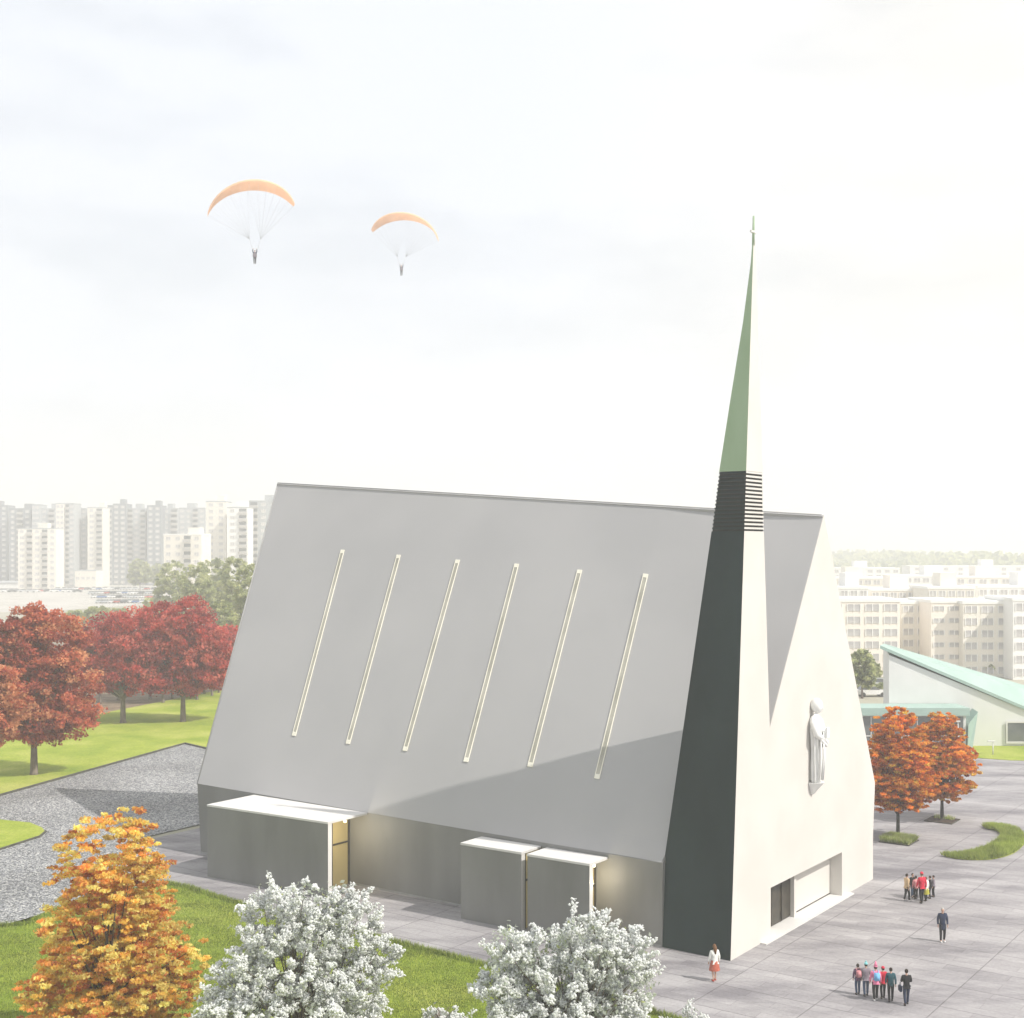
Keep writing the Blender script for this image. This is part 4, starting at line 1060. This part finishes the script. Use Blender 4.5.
    if backpack:
        bm = bmesh.new(); fs = add_box(bm, (-.15 * k, -.3 * k, 1.05 * k), (.15 * k, -.14 * k, 1.45 * k)); bmesh.ops.bevel(bm, geom=list(bm.edges), offset=.04 * k, segments=2, affect='EDGES')
        add_tube(bm, [v(.1, -.2, 1.4), v(.12, -.02, 1.53), v(.12, .13, 1.38), v(.14, .12, 1.2), v(.14, -.1, 1.08)], [.018 * k] * 5, 5)
        add_tube(bm, [v(-.1, -.2, 1.4), v(-.12, -.02, 1.53), v(-.12, .13, 1.38), v(-.14, .12, 1.2), v(-.14, -.1, 1.08)], [.018 * k] * 5, 5)
        obj('backpack', bm, backpack, root, True)
    return root
black, navy = cm_('black', (.02, .02, .022)), cm_('navy', (.03, .04, .075))
jeans = cm_('jeans', (.06, .09, .15)); tan = cm_('tan', (.55, .40, .24)); pink = cm_('pink', (.75, .22, .35)); red_ = cm_('crimson', (.55, .03, .06))
teal = cm_('teal', (.03, .09, .11)); white_ = cm_('white', (.75, .75, .72)); olive = cm_('olive', (.38, .35, .05)); purple = cm_('plum', (.14, .08, .13)); grey = cm_('grey', (.25, .22, .25))
lblue = cm_('light_blue', (.2, .45, .72)); turq = cm_('turquoise', (.25, .6, .62)); brownred = cm_('brick', (.42, .12, .08)); rose = cm_('rose', (.65, .28, .30))
Hd, Hb, Hg = cm_('hair_dark', (.03, .02, .015)), cm_('hair_brown', (.16, .08, .04)), cm_('hair_grey', (.45, .42, .40))
def ph(fy, ty): return (fy - ty) / F * G(0, fy).y
gB, gA = 'walkers in the nearer group on the plaza', 'people in the farther group by the church'
person(G(714.5, 981), R(20), ph(981, 944.5), 'woman with long brown hair, white top and brick red skirt at the tower corner', white_, None, Hb, skirt=brownred, longhair=True, tname='blouse', legskin=True, stride=.08, shoes=(.5, .1, .08))
person(G(942.5, 942), R(178), ph(942, 908), 'man in long navy coat standing alone between the two groups', navy, black, Hg, coat_len=.28, shoes=(.7, .7, .7), stride=.03, tname='coat')
person(G(857.8, 994.5), R(5), ph(994.5, 964), 'child in plum jacket and jeans, pink backpack, leftmost of the nearer group', purple, jeans, Hd, backpack=rose, stride=.05, group=gB, tname='jacket')
person(G(866, 996), R(-4), ph(996, 963), 'child in grey jacket with turquoise bobble hat in the nearer group', grey, jeans, Hd, hat=(turq, 'pompom'), group=gB, tname='jacket', stride=.1)
person(G(875.6, 1000.5), R(3), ph(1000.5, 965.5), 'child in pink jacket with light blue backpack and pink pointed hat', pink, black, Hd, backpack=lblue, hat=(pink, 'pointed'), group=gB, tname='jacket', stride=.1, shoes=(.6, .6, .6))
person(G(883, 998.5), R(-3), ph(998.5, 967), 'person in crimson jacket and black trousers in the nearer group', red_, black, Hd, hat=(red_, 'plain'), group=gB, tname='jacket')
person(G(890.8, 1001.5), R(-8), ph(1001.5, 968), 'person in dark teal coat holding a bag, right of the crimson jacket', teal, black, Hd, group=gB, coat_len=.05)
bag = G(890.8, 1001.5) + Vector((.42, .0, .62)); bm = bmesh.new(); add_box(bm, (-.06, -.14, -.16), (.06, .14, .1)); bmesh.ops.bevel(bm, geom=list(bm.edges), offset=.02, segments=2, affect='EDGES'); add_tube(bm, [(0, -.08, .1), (0, -.04, .24), (0, .04, .24), (0, .08, .1)], [.012] * 4, 5)
o = obj('handbag', bm, navy); o.location = bag; tag(o, 'small navy bag held by the person in the dark teal coat', 'bag')
person(G(906.5, 1005), R(-2), ph(1005, 969.5), 'person in black jacket and navy trousers walking at the right of the nearer group', black, navy, Hd, group=gB, arms='hold', stride=.14, tname='jacket')
person(G(906.8, 901), R(-70), ph(901, 874), 'man in tan jacket and black trousers, leftmost of the farther group', tan, black, Hd, group=gA, tname='jacket', shoes=(.6, .6, .6))
person(G(912.5, 897), R(200), ph(897, 873.5), 'person in black jacket and jeans behind the tan jacket', black, jeans, Hd, group=gA, tname='jacket', stride=.04)
person(G(916, 899), R(10), ph(899, 876), 'person in rose top and black trousers in the middle of the farther group', rose, black, Hd, group=gA, tname='top', stride=.05)
person(G(921.8, 903), R(15), ph(903, 872.5), 'tallest person in crimson jacket with black trousers in the farther group', red_, black, Hb, group=gA, tname='jacket', hat=(red_, 'plain'))
person(G(926, 901), R(30), ph(901, 877), 'person in white top and olive skirt beside the tall crimson jacket', white_, black, Hb, skirt=olive, group=gA, tname='top', stride=.05)
person(G(930, 898.5), R(60), ph(898.5, 876), 'person in black coat with white scarf near the right of the farther group', black, black, Hd, group=gA, stride=.04, coat_len=.1)
person(G(933.5, 897), R(80), ph(897, 875.5), 'person in grey jacket at the right end of the farther group', grey, black, Hd, group=gA, tname='jacket', stride=.04)

# ------------------------------------------------------------------ paragliders
M_can = leaf_mat('canopy_orange', (.98, .74, .54), .6, .05); M_canu = leaf_mat('canopy_underside', (.90, .68, .56), .6, .05)
M_line = noise_mat('line', (.45, .45, .48), (.5, .5, .53), scale=2, rough=.8)
def glider(pL, pT, pR_, pilot, Y, label, plabel, tilt):
    a, t, b_ = at(*pL, Y), at(*pT, Y), at(*pR_, Y); pp = at(*pilot, Y)
    root = empty('paraglider', pp, 0, label, 'paraglider', 'paragliders in the sky')
    bm = bmesh.new(); n = 36; rings = []
    mid = (a + b_) / 2; half = (b_ - a) / 2; rise = (t - mid) - half * ((t - mid).dot(half) / half.length_squared)
    apex_u = (t - mid).dot(half) / half.length_squared
    ribs = []
    for i in range(n + 1):
        u = -1 + 2 * i / n
        ang = u * 1.25
        p = mid + half * (math.sin(ang) / math.sin(1.25)) + rise * ((math.cos(ang) - math.cos(1.25)) / (1 - math.cos(1.25)))
        ch_ = 2.2 * math.sqrt(max(.05, 1 - (u * .96) ** 2)); th = .34 * ch_ / 2.6 * (1 + .12 * (i % 2))
        radial = (rise.normalized() * math.cos(ang) + half.normalized() * math.sin(ang)).normalized()
        chord = Vector((tilt, .86, -.30)).normalized()
        ring = []
        for cx_, cz in ((0, 0), (.04, .75), (.2, 1.0), (.5, .8), (1, 0), (.5, -.25), (.15, -.35)):
            ring.append(bm.verts.new(p - pp + chord * (cx_ - .4) * ch_ + radial * cz * th))
        rings.append(ring); ribs.append((p - pp, chord, ch_))
    for i in range(n):
        for k in range(7):
            f = bm.faces.new((rings[i][k], rings[i][(k + 1) % 7], rings[i + 1][(k + 1) % 7], rings[i + 1][k])); f.material_index = 1 if k in (4, 5, 6) else 0
    bm.faces.new(rings[0]); bm.faces.new(rings[-1])
    obj('canopy', bm, [M_can, M_canu], root)
    har = Vector((0, 0, .1))
    for sgn in (-1, 1):
        bm = bmesh.new(); knot = Vector((sgn * .28, 0, .55)); k0 = Vector((sgn * .7, 0, 2.0))
        add_tube(bm, [knot, k0], [.02, .02], 4)
        for i in range(0, n + 1, 3):
            if (i - n / 2) * sgn < 0: continue
            p, c_, ch_ = ribs[i]
            for q in (-.3, .35): add_tube(bm, [k0, p + c_ * q * ch_], [.008, .008], 3)
        obj('suspension_lines', bm, M_line, root)
    bm = bmesh.new(); add_box(bm, (-.24, -.32, -.35), (.24, .1, .2)); bmesh.ops.bevel(bm, geom=list(bm.edges), offset=.08, segments=2, affect='EDGES'); obj('harness', bm, grey, root)
    pr = person(pp + Vector((0, -.1, -1.15)), R(185), 1.75, plabel, navy, black, Hd, group='paraglider pilots', arms='up', stride=.02, tname='jacket', hat=(white_, 'plain'))
glider((208, 215), (248, 185), (294, 205), (255, 255), 162, 'larger pale orange paraglider canopy at upper left', 'pilot in navy hanging under the larger paraglider at left', -.3)
glider((372, 231), (405, 216), (438, 240), (401.5, 269), 212, 'smaller pale orange paraglider canopy nearer the middle of the sky', 'pilot in navy hanging under the smaller paraglider', .3)

# ------------------------------------------------------------------ air
bm = bmesh.new(); add_box(bm, (-2450, -60, -1.2), (2450, 4700, 110))
hz = obj('haze', bm, []); tag(hz, kind='stuff', label='thin pale haze filling the air', cat='haze')
m = bpy.data.materials.new('haze_air'); m.use_nodes = True; nt = m.node_tree; nt.nodes.remove(nt.nodes['Principled BSDF'])
pv = nt.nodes.new('ShaderNodeVolumePrincipled'); pv.inputs['Density'].default_value = .0011; pv.inputs['Color'].default_value = (.955, .96, .962, 1); pv.inputs['Anisotropy'].default_value = .1
nt.links.new(pv.outputs[0], nt.nodes['Material Output'].inputs['Volume']); hz.data.materials.append(m)

# ------------------------------------------------------------------ light
shadow_tip = L(r_at(287, -1.5, 800) , -1.5, 4.5)
apex = L(0, sN, zN)
tosun = (apex - shadow_tip).normalized()
# keep the sun just behind the plane of the long wall
az = math.atan2(tosun.y, tosun.x); el = math.asin(tosun.z)
print('sun az', math.degrees(az), 'el', math.degrees(el))
sun = bpy.data.lights.new('sun', 'SUN'); sun.energy = 5.0; sun.angle = R(.5); sun.color = (1, .955, .885)
so = bpy.data.objects.new('sun', sun); COL.objects.link(so); so.rotation_euler = tosun.to_track_quat('Z', 'Y').to_euler()
w = bpy.data.worlds.new('World'); S.world = w; w.use_nodes = True; nt = w.node_tree; bg = nt.nodes['Background']
sky = nt.nodes.new('ShaderNodeTexSky'); sky.sky_type = 'NISHITA'; sky.sun_disc = False; sky.sun_elevation = el; sky.sun_rotation = math.pi / 2 - az
sky.dust_density = 3.0; sky.air_density = 1.2
tc = nt.nodes.new('ShaderNodeTexCoord'); mp = nt.nodes.new('ShaderNodeMapping'); mp.inputs['Scale'].default_value = (1.1, 1.1, 3.2); mp.inputs['Location'].default_value = (.3, .1, .35)
nt.links.new(tc.outputs['Generated'], mp.inputs[0])
nz = nt.nodes.new('ShaderNodeTexNoise'); nz.inputs['Scale'].default_value = 3.2; nz.inputs['Detail'].default_value = 8; nz.inputs['Roughness'].default_value = .55; nt.links.new(mp.outputs[0], nz.inputs['Vector'])
rp_ = ramp(nt, nz.outputs[0], [(.34, (.84, .84, .84)), (.5, (1, 1, 1))])
mx = nt.nodes.new('ShaderNodeMix'); mx.data_type = 'RGBA'; nt.links.new(rp_.outputs[0], mx.inputs[0])
nt.links.new(sky.outputs[0], mx.inputs[6]); sx = nt.nodes.new('ShaderNodeSeparateXYZ'); nt.links.new(tc.outputs['Generated'], sx.inputs[0])
wr = ramp(nt, sx.outputs[0], [(.0, (8.8, 9.2, 9.9)), (.3, (9.9, 9.75, 9.4))]); nt.links.new(wr.outputs[0], mx.inputs[7])
nt.links.new(mx.outputs[2], bg.inputs[0]); bg.inputs[1].default_value = .104

# ------------------------------------------------------------------ camera
cam = bpy.data.cameras.new('camera'); co = bpy.data.objects.new('camera', cam); COL.objects.link(co); S.camera = co
co.location = (0, 0, H); co.rotation_euler = (R(90), 0, 0)
cam.sensor_fit = 'HORIZONTAL'; cam.sensor_width = 36; cam.lens = F / 1024 * 36; cam.shift_y = (CY - 509) / 1024; cam.clip_end = 12000; cam.clip_start = .5
S.view_settings.view_transform = 'Standard'; S.view_settings.look = 'None'; S.view_settings.exposure = 0.0; S.view_settings.gamma = 1
S.cycles.volume_bounces = 1
